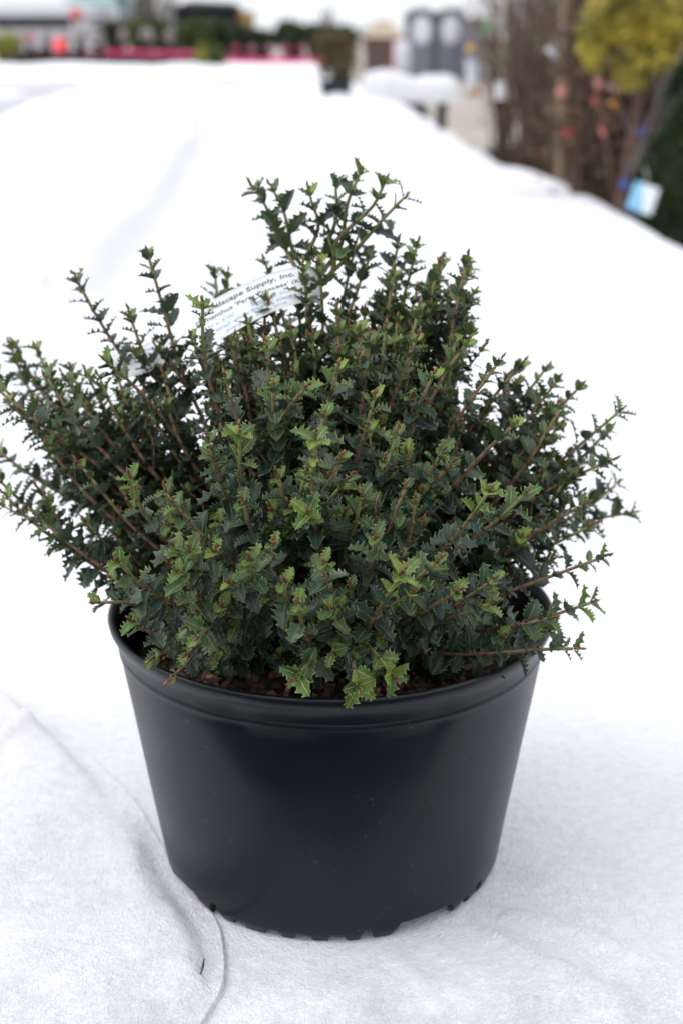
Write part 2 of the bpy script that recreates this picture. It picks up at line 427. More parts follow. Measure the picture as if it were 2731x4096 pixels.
# a finer grid in x near the pot: warp the columns toward the middle
class Warp:
    pass
def bed_near():
    nx = 300
    V = []; F = []; rows = []
    us = np.linspace(-1, 1, nx); us = np.sign(us) * (0.22 * np.abs(us) + .78 * np.abs(us) ** 3)
    def row(y, dz=0.0, yy=None):
        yy = y if yy is None else yy
        l, r = left_edge(y), right_edge(y); out = []
        for k in (2, 1, 0): out.append((l - (.02, .05, .08)[k] + .03 * fbm(y * 1.7, k, 4), yy, cloth_z(l, y) - (.06, .25, .55)[k] + dz))
        for u in us:
            x = -u * l if u < 0 else u * r
            e = min(x - l, r - x)
            out.append((x, yy, cloth_z(x, y) - .035 * math.exp(-e / .05) + dz))
        for k in (0, 1, 2): out.append((r + (.02, .05, .08)[k] + .03 * fbm(y * 1.7, k, 9), yy, cloth_z(r, y) - (.06, .25, .55)[k] + dz))
        return out
    rows += [row(yl[0], -.6, yl[0] - .1), row(yl[0], -.2, yl[0] - .06), row(yl[0], -.05, yl[0] - .02)]
    rows += [row(y) for y in yl]
    rows += [row(yl[-1], -.05, yl[-1] + .03), row(yl[-1], -.3, yl[-1] + .07)]
    n = len(rows[0])
    for r in rows: V += r
    for j in range(len(rows) - 1):
        for i in range(n - 1): F.append((j * n + i, j * n + i + 1, (j + 1) * n + i + 1, (j + 1) * n + i))
    o = mesh('frost_cloth', V, F, M_CLOTH)
    tag(o, 'long white frost cloth spread over the bed under the big black pot', 'frost cloth', 'white frost cloths')
bed_near()

def far_z(x, y):
    return .03 + .06 * fbm(x * .5 + 5, y * .3, 7, 3) + .02 * fbm(x * 2, y * 1.5, 8, 3)
fy0, fy1 = on(600, 318).y, on(600, 256).y
o = strip_cloth('frost_cloth', list(np.linspace(fy0, fy1, 60)), lambda y: -14.0, lambda y: on(1285, 262).x - .1 + .012 * (fy1 - y), far_z, M_CLOTH, .7, 140)
tag(o, 'white frost cloth over the far bed in front of the pink benches', 'frost cloth', 'white frost cloths')
def side_z(x, y):
    return -.03 + .08 * fbm(x * .6 + 1, y * .4, 12, 3)
sa, sb = on(-420, 520), on(60, 362)
o = strip_cloth('frost_cloth', list(np.linspace(11, 19.6, 50)), lambda y: -9.5, lambda y: left_edge(y) - .75 - .1 * (19.6 - y) * .3, side_z, M_CLOTH, .66, 60)
tag(o, 'white frost cloth hanging down beside the dark gap at the left', 'frost cloth', 'white frost cloths')

# a second sheet overlapping at the near left, its edge running out from under the pot
def overlay():
    B = [(-700, 2330), (-350, 2540), (0, 2748), (120, 2830), (237, 2935), (330, 3010), (430, 3095), (530, 3190), (610, 3310), (690, 3450), (760, 3550), (830, 3630), (866, 3690),
         (884, 3740), (894, 3800), (899, 3870), (896, 3940), (876, 3990), (846, 4030), (800, 4080), (730, 4150), (560, 4260), (300, 4380), (-400, 4560)]
    P = [on(*b) for b in B]
    # resample with a smooth curve
    pts = []
    for i in range(len(P) - 1):
        p0, p1, p2, p3 = P[max(i - 1, 0)], P[i], P[i + 1], P[min(i + 2, len(P) - 1)]
        for k in range(10):
            t = k / 10
            pts.append(.5 * ((2 * p1) + (p2 - p0) * t + (2 * p0 - 5 * p1 + 4 * p2 - p3) * t * t + (3 * p1 - p0 - 3 * p2 + p3) * t ** 3))
    pts.append(P[-1])
    C = Vector((-.62, -.10, 0))
    n = len(pts); rr = [0, .0] + list(np.linspace(.012, 1, 60) ** 1.4)
    pot_c = Vector((-.008, 0, 0)); ridge = [on(430, 3100), on(510, 3200), on(590, 3360), on(640, 3500), on(675, 3640), on(700, 3760), on(770, 3880)]
    ridge = [Vector((q.x, q.y, 0)) for q in ridge]
    cr0 = [on(-120, 3010), on(-20, 2985), on(52, 2960)]
    V = []; F = []
    for j, t in enumerate(rr):
        for i, p in enumerate(pts):
            q = p.lerp(C, t); x, y = q.x, q.y
            base = cloth_z(x, y)
            if j == 0: z = base - .002
            else:
                dr = math.hypot(x - pot_c.x, y - pot_c.y)
                free = sstep(.142, .175, dr)
                z = base + .0004 + .0028 * sstep(98, 126, i)
                h = 0
                ds = seg_dist((x, y), ridge)
                h += .012 * math.exp(-(max(0, ds) / .012) ** 2 - (min(0, ds) / .05) ** 2) * sstep(-.10, .06, -y)
                h += -.008 * math.exp(-(seg_dist((x, y), cr0) / .007) ** 2) + .009 * math.exp(-((seg_dist((x, y), cr0) + .018) / .014) ** 2)
                h += .006 * fbm(x * 9 + 2, y * 9, 21, 3) + .006 * sstep(.0, .25, t) * (.5 + .5 * fbm(x * 4, y * 4, 5, 2))
                e = t * (p - C).length
                if i < 75:
                    e0 = t * (p - C).length
                    h += .020 * math.exp(-((e0 - .03) / .045) ** 2) * sstep(75, 40, i) * sstep(0, .03, e0)
                z += max(h * free * sstep(0, .03, e) if i < 100 or True else 0, -.001) + .0015 * free
            V.append((x, y, z))
    for j in range(len(rr) - 1):
        for i in range(n - 1): F.append((j * n + i, (j + 1) * n + i, (j + 1) * n + i + 1, j * n + i + 1))
    o = mesh('frost_cloth', V, F, M_CLOTH)
    tag(o, 'loose white cloth sheet with a rounded corner overlapping at the lower left', 'frost cloth', 'white frost cloths')
overlay()

# dark green needle lying on that sheet
def needle():
    a, b = on(820, 3896), on(806, 3956)
    z = cloth_z(a.x, a.y) + .0125
    mb = MB(); mid = (a + b) / 2
    mb.tube([(a.x, a.y, z), (mid.x + .0006, mid.y, z + .0006), (b.x, b.y, z)], [.0005, .0010, .0007], 6)
    o = mb.build('fallen_needle', mat('needle_green', (.015, .07, .045), .5), None, True)
    tag(o, 'tiny dark green needle fallen on the white cloth at lower left', 'needle')
needle()

# ------------------------------------------------------------------ the pot
RT, RB, H = .178, .1430, .228
PC = Vector((-.008, 0, 0))
def pot():
    root = empty('nursery_pot', PC)
    tag(root, 'large round black plastic nursery pot with dented rim and notched base', 'plant pot')
    n = 720
    # bottom edge: raised arches and small drainage notches
    arches = [(-152, 17), (-68 + 6, 15), (28, 16), (118, 16)]
    # angle 0 = +x, -90 = toward the camera
    notches = [(-131, 2.6, .010), (-121.5, 2.6, .0055), (-109, 3.2, .005), (-99, 3.2, .005), (-88, 3.2, .005), (-78.5, 2.4, .0095), (-41, 3, .0065), (-33.5, 2.3, .011), (-17, 3, .006), (-170, 2.4, .009),
               (170, 3, .006), (150, 3, .009), (95, 3, .009), (75, 3, .006), (50, 3, .009), (5, 3, .009)]
    def zb(deg):
        z = 0.0
        for c, hw in ((-148, 11), (-58, 12.5), (32, 11), (118, 11)):
            dd = abs((deg - c + 180) % 360 - 180)
            z = max(z, .0125 * (1 - sstep(hw - 3.0, hw, dd)))
        for c, hw, h in notches:
            dd = abs((deg - c + 180) % 360 - 180)
            z = max(z, 1.35 * h * (1 - sstep(hw * .62, hw, dd)))
        return z
    taper = lambda z: RB + (RT - .006 - RB) * min(1, (z - .012) / (H - .03 - .012))
    def dent(a, z):
        g = 0
        deg = math.degrees(a)
        for c, wd, dp in ((-104, 17, .0052), (-70, 10, .0022)):
            dd = ((deg - c + 180) % 360 - 180) / wd
            k = (H - z) / .085
            if 0 < k < 1: g += dp * math.exp(-(dd / (1.15 - .75 * k)) ** 4) * (1 - k) ** 1.1 * sstep(0, .2, k)
        return g + .0007 * fbm(math.cos(a) * 2.2, math.sin(a) * 2.2, z * 9, 2)
    zs = [.006, .0085, .011, .0135, .016, .019, .024, .032] + list(np.linspace(.045, H - .036, 26))
    V = []; F = []
    prof_top = [(H - .0335, .0), (H - .0305, .0003), (H - .0285, .0013), (H - .0265, .0014), (H - .0245, .0006), (H - .0190, .0009), (H - .0150, .0016),
                (H - .0125, .0024), (H - .010, .0042), (H - .006, .0056), (H - .0025, .0062), (H - .0008, .0057), (H, .0042), (H - .0006, .0022), (H - .003, .0004), (H - .008, -.0012), (H - .05, -.008), (H - .075, -.013)]
    m = None
    for k in range(n):
        a = 2 * math.pi * k / n - math.pi; deg = math.degrees(a)
        col = []
        b = zb(deg)
        # inner lower lip first so the notches show thickness
        for (ri, zz) in ((-.0095, b + .006), (-.0072, b), (-.0052, b)):
            col.append((RB + ri, zz))
        for z in zs:
            z2 = max(z, b + .0006 + (z - zs[0]) * .03)
            inset = .0022 * (1 - sstep(.0, .010, z2)) ** 1.2
            col.append((taper(z2) - inset - dent(a, z2), z2))
        for (z, dr) in prof_top:
            lipd = dent(a, z) * sstep(H, H - .03, z) + .0009 * math.sin(a * 3 + 1) * 1
            # the lip is kinked where the wall is dented
            kk = .0016 * math.exp(-((deg + 113) / 4.0) ** 2) * (1 - sstep(H - .016, H, z)) + .0011 * math.exp(-((deg + 62) / 4.5) ** 2)
            col.append((taper(H - .034) + dr + .0032 * sstep(H - .034, H, z) - lipd * .5 - kk * .6, z - kk * .3))
        m = len(col)
        for r, z in col: V.append((r * math.cos(a), r * math.sin(a), z))
    for k in range(n):
        k2 = (k + 1) % n
        for i in range(m - 1): F.append((k * m + i, k2 * m + i, k2 * m + i + 1, k * m + i + 1))
    nb = 3 + len(zs)
    body = [f for f in F if (f[0] % m) < nb + 4]; rim = [f for f in F if (f[0] % m) >= nb + 4]
    def sub(name, fs):
        idx = {}; VV = []; FF = []
        for f in fs:
            g = []
            for i in f:
                if i not in idx: idx[i] = len(VV); VV.append(V[i])
                g.append(idx[i])
            FF.append(g)
        return mesh(name, VV, FF, M_POT, root)
    sub('pot_wall', body); sub('rim', rim)
    # floor of the pot, seen as darkness in the notches
    MB().lathe([(0.001, .021), (RB - .009, .021), (RB - .011, .024), (.001, .024)], n=64, close=False).build('pot_floor', M_POT, root)
pot()

def soil():
    root_z = H - .042
    V = []; F = []
    rs = np.linspace(0, .1575, 14); n = 72
    V.append((PC.x, PC.y, root_z + .006))
    for r in rs[1:]:
        for k in range(n):
            a = 2 * math.pi * k / n; x, y = r * math.cos(a), r * math.sin(a)
            V.append((PC.x + x, PC.y + y, root_z + .006 * (1 - (r / .168) ** 2) + .006 * fbm(x * 40, y * 40, 3, 3) - .004 * sstep(.15, .168, r)))
    for k in range(n): F.append((0, 1 + k, 1 + (k + 1) % n))
    for j in range(len(rs) - 2):
        for k in range(n):
            a_, b_ = 1 + j * n + k, 1 + j * n + (k + 1) % n
            F.append((a_, a_ + n, b_ + n, b_))
    tone = [.15] * len(V)
    rng = random.Random(5)
    for q in range(1500):
        r = .151 * math.sqrt(rng.random()); a = rng.random() * 6.283
        c = Vector((PC.x + r * math.cos(a), PC.y + r * math.sin(a), root_z + .007 * (1 - (r / .168) ** 2) + rng.uniform(0, .009)))
        l = rng.uniform(.004, .015); wd = l * rng.uniform(.3, .65); th = rng.uniform(.0008, .0025)
        M = Matrix.Translation(c) @ Matrix.Rotation(rng.random() * 6.283, 4, 'Z') @ Matrix.Rotation(rng.gauss(0, .5), 4, 'X') @ Matrix.Rotation(rng.gauss(0, .4), 4, 'Y')
        b = len(V); k = 6
        ring = [(math.cos(i / k * 6.283) * l / 2 * rng.uniform(.6, 1.1), math.sin(i / k * 6.283) * wd / 2 * rng.uniform(.6, 1.1)) for i in range(k)]
        for s_ in (-1, 1):
            for (x, y) in ring: V.append(M @ Vector((x, y, s_ * th + .15 * x * x / l)))
        tv = rng.random() ** 1.6
        tone += [tv] * (2 * k)
        F.append(tuple(b + i for i in range(k - 1, -1, -1))); F.append(tuple(b + k + i for i in range(k)))
        for i in range(k): F.append((b + i, b + (i + 1) % k, b + k + (i + 1) % k, b + k + i))
    m = bpy.data.materials.new('bark_mulch'); m.use_nodes = True; nn = m.node_tree; bb = nn.nodes['Principled BSDF']
    at_ = nn.nodes.new('ShaderNodeAttribute'); at_.attribute_name = 'green'
    rp = nn.nodes.new('ShaderNodeValToRGB'); e = rp.color_ramp.elements
    e[0].color = (.025, .014, .010, 1); e[1].color = (.33, .19, .12, 1); x = e.new(.5); x.color = (.11, .055, .034, 1)
    nn.links.new(at_.outputs['Fac'], rp.inputs[0]); nn.links.new(rp.outputs[0], bb.inputs['Base Color']); bb.inputs['Roughness'].default_value = .85
    o = mesh('bark_mulch', V, F, m, smooth=False)
    at2 = o.data.attributes.new('green', 'FLOAT', 'POINT'); at2.data.foreach_set('value', tone)
    tag(o, 'brown bark mulch filling the black pot', 'mulch', kind='stuff')
    # slow-release fertiliser grains
soil()

# ------------------------------------------------------------------ holly leaves
def leaf_template(rng, spines=4, wide=.33):
    """columns: midrib, inner, edge on both sides; returns verts (n,3), faces, uv(u,v)"""
    us = [0.0]; kinds = ['b']
    sp_u = np.linspace(.2, .84, spines) + np.array([rng.uniform(-.02, .02) for _ in range(spines)])
    prev = 0.03
    for s_ in sp_u:
        us.append((prev + s_) / 2 + .012); kinds.append('v'); us.append(float(s_) - .03); kinds.append('w'); us.append(float(s_)); kinds.append('s'); prev = s_
    us.append((prev + 1) / 2 - .01); kinds.append('v'); us.append(.955); kinds.append('w')
    us.append(1.0); kinds.append('t')
    prof = lambda u: wide * (math.sin(math.pi * min(1, u ** .8)) ** .75 if 0 < u < 1 else 0)
    V = []; UV = []; mid = []; cols = {}
    curl = rng.uniform(.02, .42); fold = rng.uniform(.12, .55); wav = rng.uniform(.05, .15)
    def P(u, v, lift=0):
        z = fold * abs(v) * 1.0 - curl * u * u + lift
        return (u, v, z)
    for u in us:
        mid.append(len(V)); V.append(P(u, 0)); UV.append((u, 0))
    for sd in (-1, 1):
        inn = []; edg = []
        for i in range(1, len(us) - 1):
            u = us[i]; w_ = prof(u) + .02
            inn.append(len(V)); V.append(P(u + .01, sd * w_ * .50)); UV.append((u, .6))
            if kinds[i] == 'w':
                edg.append(len(V)); V.append(P(u, sd * w_ * .93, wav * .1)); UV.append((u, .96))
            elif kinds[i] == 'v':
                edg.append(len(V)); V.append(P(u, sd * w_ * .86, -wav * .35)); UV.append((u, .96))
            else:
                edg.append(len(V)); V.append(P(u + .062, sd * (w_ * 1.04 + .075), wav * rng.uniform(.3, 1.4))); UV.append((u, 1.0))
        cols[sd] = (inn, edg)
    F = []
    m = len(us)
    for sd in (-1, 1):
        inn, edg = cols[sd]
        def q(*f): F.append(f if sd > 0 else tuple(reversed(f)))
        q(mid[0], mid[1], inn[0]); q(mid[0], inn[0], edg[0])
        for i in range(len(inn) - 1):
            q(mid[i + 1], mid[i + 2], inn[i + 1], inn[i]); q(inn[i], inn[i + 1], edg[i + 1], edg[i])
        q(mid[m - 2], mid[m - 1], inn[-1]); q(inn[-1], mid[m - 1], edg[-1])
    return np.array(V), F, np.array(UV)
_r = random.Random(3)
TEMPL = [leaf_template(_r, s_, wd) for s_, wd in ((4, .27), (3, .30), (4, .30), (4, .28), (3, .26), (3, .24), (4, .33), (3, .28), (4, .25), (5, .30), (3, .32), (2, .24), (4, .29))]

class Leaves:
    def __init__(s): s.V = []; s.A = []; s.F = []; s.n = 0
    def add(s, base, axis, nrm, size, tone, age, rng):
        T, F, UV = TEMPL[rng.randrange(len(TEMPL))]
        ax = axis.normalized(); nr = (nrm - ax * nrm.dot(ax))
        if nr.length < 1e-4: nr = ax.orthogonal()
        nr.normalize(); sd = nr.cross(ax)
        M = np.array([ax, sd, nr]) * size
        s.V.append(T @ M + np.array(base))
        A = np.empty((len(T), 4)); A[:, 0] = tone; A[:, 1] = age; A[:, 2] = UV[:, 0]; A[:, 3] = UV[:, 1]
        s.A.append(A)
        s.F += [tuple(i + s.n for i in f) for f in F]; s.n += len(T)
    def build(s, name, parent):
        V = np.concatenate(s.V)
        me = bpy.data.meshes.new(name); me.from_pydata(V.tolist(), [], s.F); me.update()
        a = me.attributes.new('leaf', 'FLOAT_COLOR', 'POINT'); a.data.foreach_set('color', np.concatenate(s.A).ravel())
        return link(name, me, M_LEAF, parent)

def hermite(p0, t0, p1, t1, n):
    out = []
    for i in range(n):
        t = i / (n - 1); t2 = t * t; t3 = t2 * t
        out.append(p0 * (2 * t3 - 3 * t2 + 1) + t0 * (t3 - 2 * t2 + t) + p1 * (-2 * t3 + 3 * t2) + t1 * (t3 - t2))
    return out

UP = Vector((0, 0, 1))
class Attr:
    """tube / bud mesh with a per-point value"""
    def __init__(s): s.mb = MB(); s.g = []
    def tube(s, P, rad, gv, n=7):
        b = len(s.mb.V); s.mb.tube(P, rad, n)
        for i in range(len(P)): s.g += [gv[i]] * n
    def bud(s, c, ax, l, w_, g):
        ax = ax.normalized(); u = ax.orthogonal().normalized(); v = ax.cross(u)
        V = [c]; n = 5
        for t, r in ((.3, 1), (.65, .8)):
            for k in range(n):
                a = k / n * 6.283
                V.append(c + ax * l * t + (u * math.cos(a) + v * math.sin(a)) * w_ * r)
        V.append(c + ax * l)
        F = [(0, 1 + (k + 1) % n, 1 + k) for k in range(n)]
        F += [(1 + k, 1 + (k + 1) % n, 6 + (k + 1) % n, 6 + k) for k in range(n)]
        F += [(6 + k, 6 + (k + 1) % n, 11) for k in range(n)]
        s.mb.add(V, F); s.g += [g] * len(V)
    def build(s, name, m, parent):
        o = s.mb.build(name, m, parent, True)
        a = o.data.attributes.new('green', 'FLOAT', 'POINT'); a.data.foreach_set('value', s.g)
        return o

def grow(path, r0, r1, st, lv, bd, rng, bare=.25, lime=0.0, buds=.5, twigs=0, spacing=.0092, lsize=.0180, depth=0, budtip=True, green=0.0):
    """one stem: bark tube, opposite pairs of leaves turned a quarter at each node, buds at the nodes"""
    n = len(path); L_ = [0]
    for a, b in zip(path, path[1:]): L_.append(L_[-1] + (b - a).length)
    tot = L_[-1]
    rad = [r0 + (r1 - r0) * (l / tot) ** .8 for l in L_]
    gv = [max(0, (l / tot - .8) / .2) * (.9 if lime > .3 else .35) for l in L_]
    if depth > 0: gv = [g + .15 for g in gv]
    if green: gv = [min(1, g + green) for g in gv]
    st.tube(path, rad, gv, 7 if depth == 0 else 5)
    def sample(l):
        l = min(max(l, 0), tot)
        for i in range(n - 1):
            if L_[i + 1] >= l:
                t = (l - L_[i]) / max(1e-9, L_[i + 1] - L_[i])
                return path[i].lerp(path[i + 1], t), (path[i + 1] - path[i]).normalized(), rad[i] + (rad[i + 1] - rad[i]) * t
        return path[-1], (path[-1] - path[-2]).normalized(), rad[-1]
    l = tot * bare; node = rng.randrange(2); ref = None
    while l < tot - .002:
        p, t, r = sample(l)
        u = t.orthogonal().normalized() if ref is None else (ref - t * ref.dot(t)).normalized()
        if ref is None:
            u = (Matrix.Rotation(rng.random() * 6.283, 3, t) @ u)
        ref = u
        f = l / tot
        pu = u if node % 2 == 0 else t.cross(u)
        endf = max(0, (l - (tot - .022)) / .022)           # the last two centimetres
        sz = lsize * rng.choice((rng.uniform(.55, .85), rng.uniform(.8, 1.1), rng.uniform(.95, 1.3))) * (1 - .42 * endf) * (1 - .15 * sstep(.7, .95, f))
        ang = rng.uniform(1.0, 1.3) - .45 * endf - (.12 if f > .6 else 0)
        young = 0.0
        if lime > .8 and tot - l < (.022 if lime > .87 else .012): young = min(1, lime * rng.uniform(.6, 1.1))
        elif lime > .3 and tot - l < .010: young = lime * rng.uniform(.3, .9)
        elif green and rng.random() < .6: young = rng.uniform(.05, .35)
        elif f > .55 and rng.random() < .75: young = rng.uniform(0, .22) * (f - .45) * 1.8 + rng.uniform(.1, .5) * sstep(.86, 1, f)
        elif rng.random() < .05: young = rng.uniform(.15, .4)
        for s_ in (-1, 1):
            if rng.random() < .11: continue
            side = pu * s_
            side = (Matrix.Rotation(rng.gauss(0, .18), 3, t) @ side)
            ax = t * math.cos(ang) + side * math.sin(ang)
            ax = (ax + UP * (-.10 if side.z < 0 else .12) * rng.uniform(.2, 1.6) + Vector((rng.gauss(0, .08), rng.gauss(0, .08), rng.gauss(0, .08)))).normalized()
            nr = t * .8 + UP * .75 + Vector((rng.gauss(0, .3), rng.gauss(0, .3), 0))
            lv.add(p + side * r * .8, ax, nr, sz * (1 + .12 * young), rng.random(), young, rng)
        if rng.random() < max(.3, buds) and f > .45:
            for _ in range(rng.randrange(2, 5)):
                a = rng.random() * 6.283
                dirv = (u * math.cos(a) + t.cross(u) * math.sin(a))
                bd.bud(p + dirv * r * .7, dirv + t * rng.uniform(.5, 1.2), rng.uniform(.002, .0036), rng.uniform(.0008, .0013), rng.uniform(0, .35) if rng.random() < .8 else rng.uniform(.5, .8))
        if twigs and .3 < f < .88 and rng.random() < twigs:
            for s_ in (-1, 1):
                if rng.random() < .45: continue
                dv = (t * .75 + pu * s_ * .62 + UP * .25).normalized()
                tl = rng.uniform(.028, .06) * (1.15 - .55 * f)
                tp = hermite(p, dv * tl, p + (dv + UP * .1 + t * .12).normalized() * tl, (dv + t * .7 + UP * .2) * tl, 6)
                grow(tp, r * .62, .0007, st, lv, bd, rng, .12, lime if rng.random() < .35 else (.8 if rng.random() < .08 else 0), buds, 0, spacing * .85, lsize * .86, depth + 1)
        l += spacing * rng.uniform(.75, 1.25) * (1 - .35 * endf); node += 1
    # tip: bud spike with scales
    p, t, r = sample(tot)
    if budtip:
        k = rng.randrange(3, 7)
        for q in range(k):
            bd.bud(p + t * (.0017 * q), t + Vector((rng.gauss(0, .35), rng.gauss(0, .35), rng.gauss(0, .2))), rng.uniform(.003, .005), rng.uniform(.0009, .0014), rng.uniform(.2, .62))
        bd.bud(p + t * .0017 * (k - 1), t, .0055, .001, rng.uniform(.45, .8))
    nl = 4 if lime > .87 else 2
    for q in range(nl):
        a = q / nl * 6.283 + rng.random() * .5
        u = t.orthogonal().normalized(); v = t.cross(u); sd = u * math.cos(a) + v * math.sin(a)
        ax = (t * (.55 if lime > .87 else .8) + sd * .8)
        lv.add(p + sd * r * .6, ax, t + UP * .4, (.0138 * rng.uniform(.8, 1.25) if lime > .87 else lsize * rng.uniform(.45, .75) if lime < .8 else .0135 * rng.uniform(.8, 1.1)), rng.random(), min(1, lime * rng.uniform(.55, 1.1)) if lime > .7 else rng.uniform(.4, 1.0), rng)

def dome_depth(px, py):
    """world y where the sight line meets the bush's rounded front, or its middle when it misses"""
    c = Vector((-.025, .01, .215)); e = Vector((.27, .205, .265)); d = ray(px, py); o_ = CAMP - c
    d2 = Vector((d.x / e.x, d.y / e.y, d.z / e.z)); o2 = Vector((o_.x / e.x, o_.y / e.y, o_.z / e.z))
    A = d2.dot(d2); B = d2.dot(o2); C = o2.dot(o2) - 1; D = B * B - A * C
    t = (-B - math.sqrt(D)) / A if D > 0 else -B / A
    return (CAMP + d * t).y

# tips read in the enlarged view: x, y, a point lower on the stem, lime 0..1, depth override (None = rounded front)
TIPS = [
 # top spray
 (592, 440, 655, 560, .1, .10), (636, 440, 668, 540, .1, .11), (715, 452, 715, 560, .1, .09), (770, 425, 765, 560, .1, .08), (822, 405, 785, 520, .15, .08), (880, 425, 800, 545, .9, .07), (925, 455, 880, 500, .7, .06),
 (850, 605, 800, 690, .1, .06), (815, 580, 790, 660, .15, .09), (610, 610, 650, 700, .1, .12),
 # right of the top
 (915, 575, 890, 720, .4, .08), (955, 572, 905, 740, .85, .09), (1012, 608, 960, 730, .5, .10), (1070, 622, 1005, 730, .45, .10), (1072, 706, 1035, 800, .1, .06), (868, 690, 850, 780, .1, .06),
 # upper left
 (338, 588, 360, 720, .0, .04), (182, 642, 250, 780, .0, .07), (298, 730, 330, 850, .1, .05), (490, 632, 500, 720, .1, .12), (522, 640, 512, 720, .2, .12), (460, 712, 458, 840, .9, -.06), (545, 690, 540, 800, .0, .06), (600, 690, 598, 800, .15, .02),
 (700, 620, 700, 760, .45, .01), (735, 612, 715, 740, .35, .03),
 # far left
 (85, 802, 125, 900, .6, .10), (28, 805, 60, 900, .2, .14), (0, 872, 60, 985, .0, .04), (110, 855, 150, 960, .1, .06), (165, 850, 190, 940, .1, .09), (250, 835, 340, 910, .0, -.01), (205, 865, 230, 950, .15, .06),
 (8, 905, 185, 1035, .0, .0), (42, 795, 80, 900, .3, .15), (30, 930, 110, 1010, .1, .02), (0, 1035, 90, 1110, .0, .06), (0, 1105, 75, 1190, .25, .02), (18, 1140, 90, 1225, .1, -.03), (60, 1075, 150, 1120, .0, .1), (95, 1195, 180, 1290, .2, -.05), (130, 1240, 205, 1305, .1, -.04),
 # lower left
 (300, 1102, 345, 1220, .82, None), (380, 1130, 385, 1220, .35, None), (275, 1290, 330, 1370, .85, -.16), (235, 1382, 300, 1378, .25, -.12), (415, 1165, 535, 1300, .1, None), (420, 1318, 430, 1370, .2, -.21), (432, 1270, 450, 1330, .85, -.2), (310, 1425, 350, 1470, .1, -.17), (460, 1465, 480, 1430, .2, -.21), (355, 1508, 400, 1480, 0, -.18), (470, 1405, 560, 1380, .1, -.19), (500, 1500, 520, 1450, 0, -.18), (430, 1500, 470, 1440, .1, -.18),
 # centre
 (620, 812, 612, 930, .15, None), (518, 875, 545, 990, .05, None), (622, 890, 605, 1040, .1, None), (700, 895, 620, 960, .05, None), (735, 962, 690, 1120, .15, None), (545, 1005, 570, 1200, .95, None), (720, 1010, 695, 1150, 1., -.19), (785, 1110, 720, 1180, .85, None), (775, 850, 742, 960, .0, None), (850, 790, 830, 900, .1, None), (862, 918, 822, 1040, .5, None),
 (950, 785, 895, 910, .2, None), (1062, 792, 960, 930, .15, None), (985, 870, 930, 960, .1, None), (1130, 850, 1040, 970, .1, None), (1190, 842, 1080, 1010, .25, .02), (1240, 852, 1160, 950, .55, .06), (1272, 885, 1180, 1010, .2, .04), (1322, 892, 1210, 1010, .3, .05), (1420, 942, 1290, 1065, .35, .03), (1400, 992, 1330, 1070, .6, .05), (1385, 1060, 1260, 1125, .15, -.01), (1415, 1115, 1330, 1180, .7, .1), (1440, 1180, 1330, 1190, .85, .1),
 (1172, 978, 1070, 1075, .1, None), (700, 1085, 680, 1200, .86, None), (912, 1005, 880, 1090, .85, None), (1010, 1040, 960, 1120, .84, None), (1120, 1125, 1035, 1270, 1., -.17), (1205, 1140, 1110, 1235, .4, None), (930, 1130, 800, 1300, .1, None), (1335, 1155, 1200, 1250, .1, -.05), (1375, 1282, 1190, 1345, .15, -.08), (1340, 1215, 1220, 1265, .6, -.02),
 (1350, 1385, 1200, 1440, .86, -.11), (1318, 1490, 1150, 1492, .3, -.14), (1130, 1335, 1060, 1400, .2, -.19), (1115, 1395, 1010, 1430, .86, -.19), (920, 1320, 840, 1445, 1., -.21), (745, 1295, 750, 1390, .2, -.22), (575, 1290, 580, 1360, .3, -.21), (655, 1345, 655, 1400, .86, -.21), (690, 1392, 672, 1470, .15, -.23), (770, 1490, 775, 1450, .82, -.2), (690, 1555, 720, 1500, .9, -.21), (818, 1580, 810, 1510, 1., -.225), (895, 1545, 860, 1480, .95, -.21),
 (1040, 1362, 960, 1420, .1, -.19), (1250, 1420, 1170, 1440, .1, -.13), (955, 1160, 945, 1240, .2, None), (640, 1100, 640, 1200, .0, None), (830, 1150, 820, 1230, .45, None), (760, 1395, 760, 1440, .7, -.22), (480, 1020, 500, 1110, .05, None), (560, 1160, 580, 1240, .0, None), (860, 1240, 850, 1300, .0, -.19), (990, 1300, 930, 1370, 0, -.19),
]
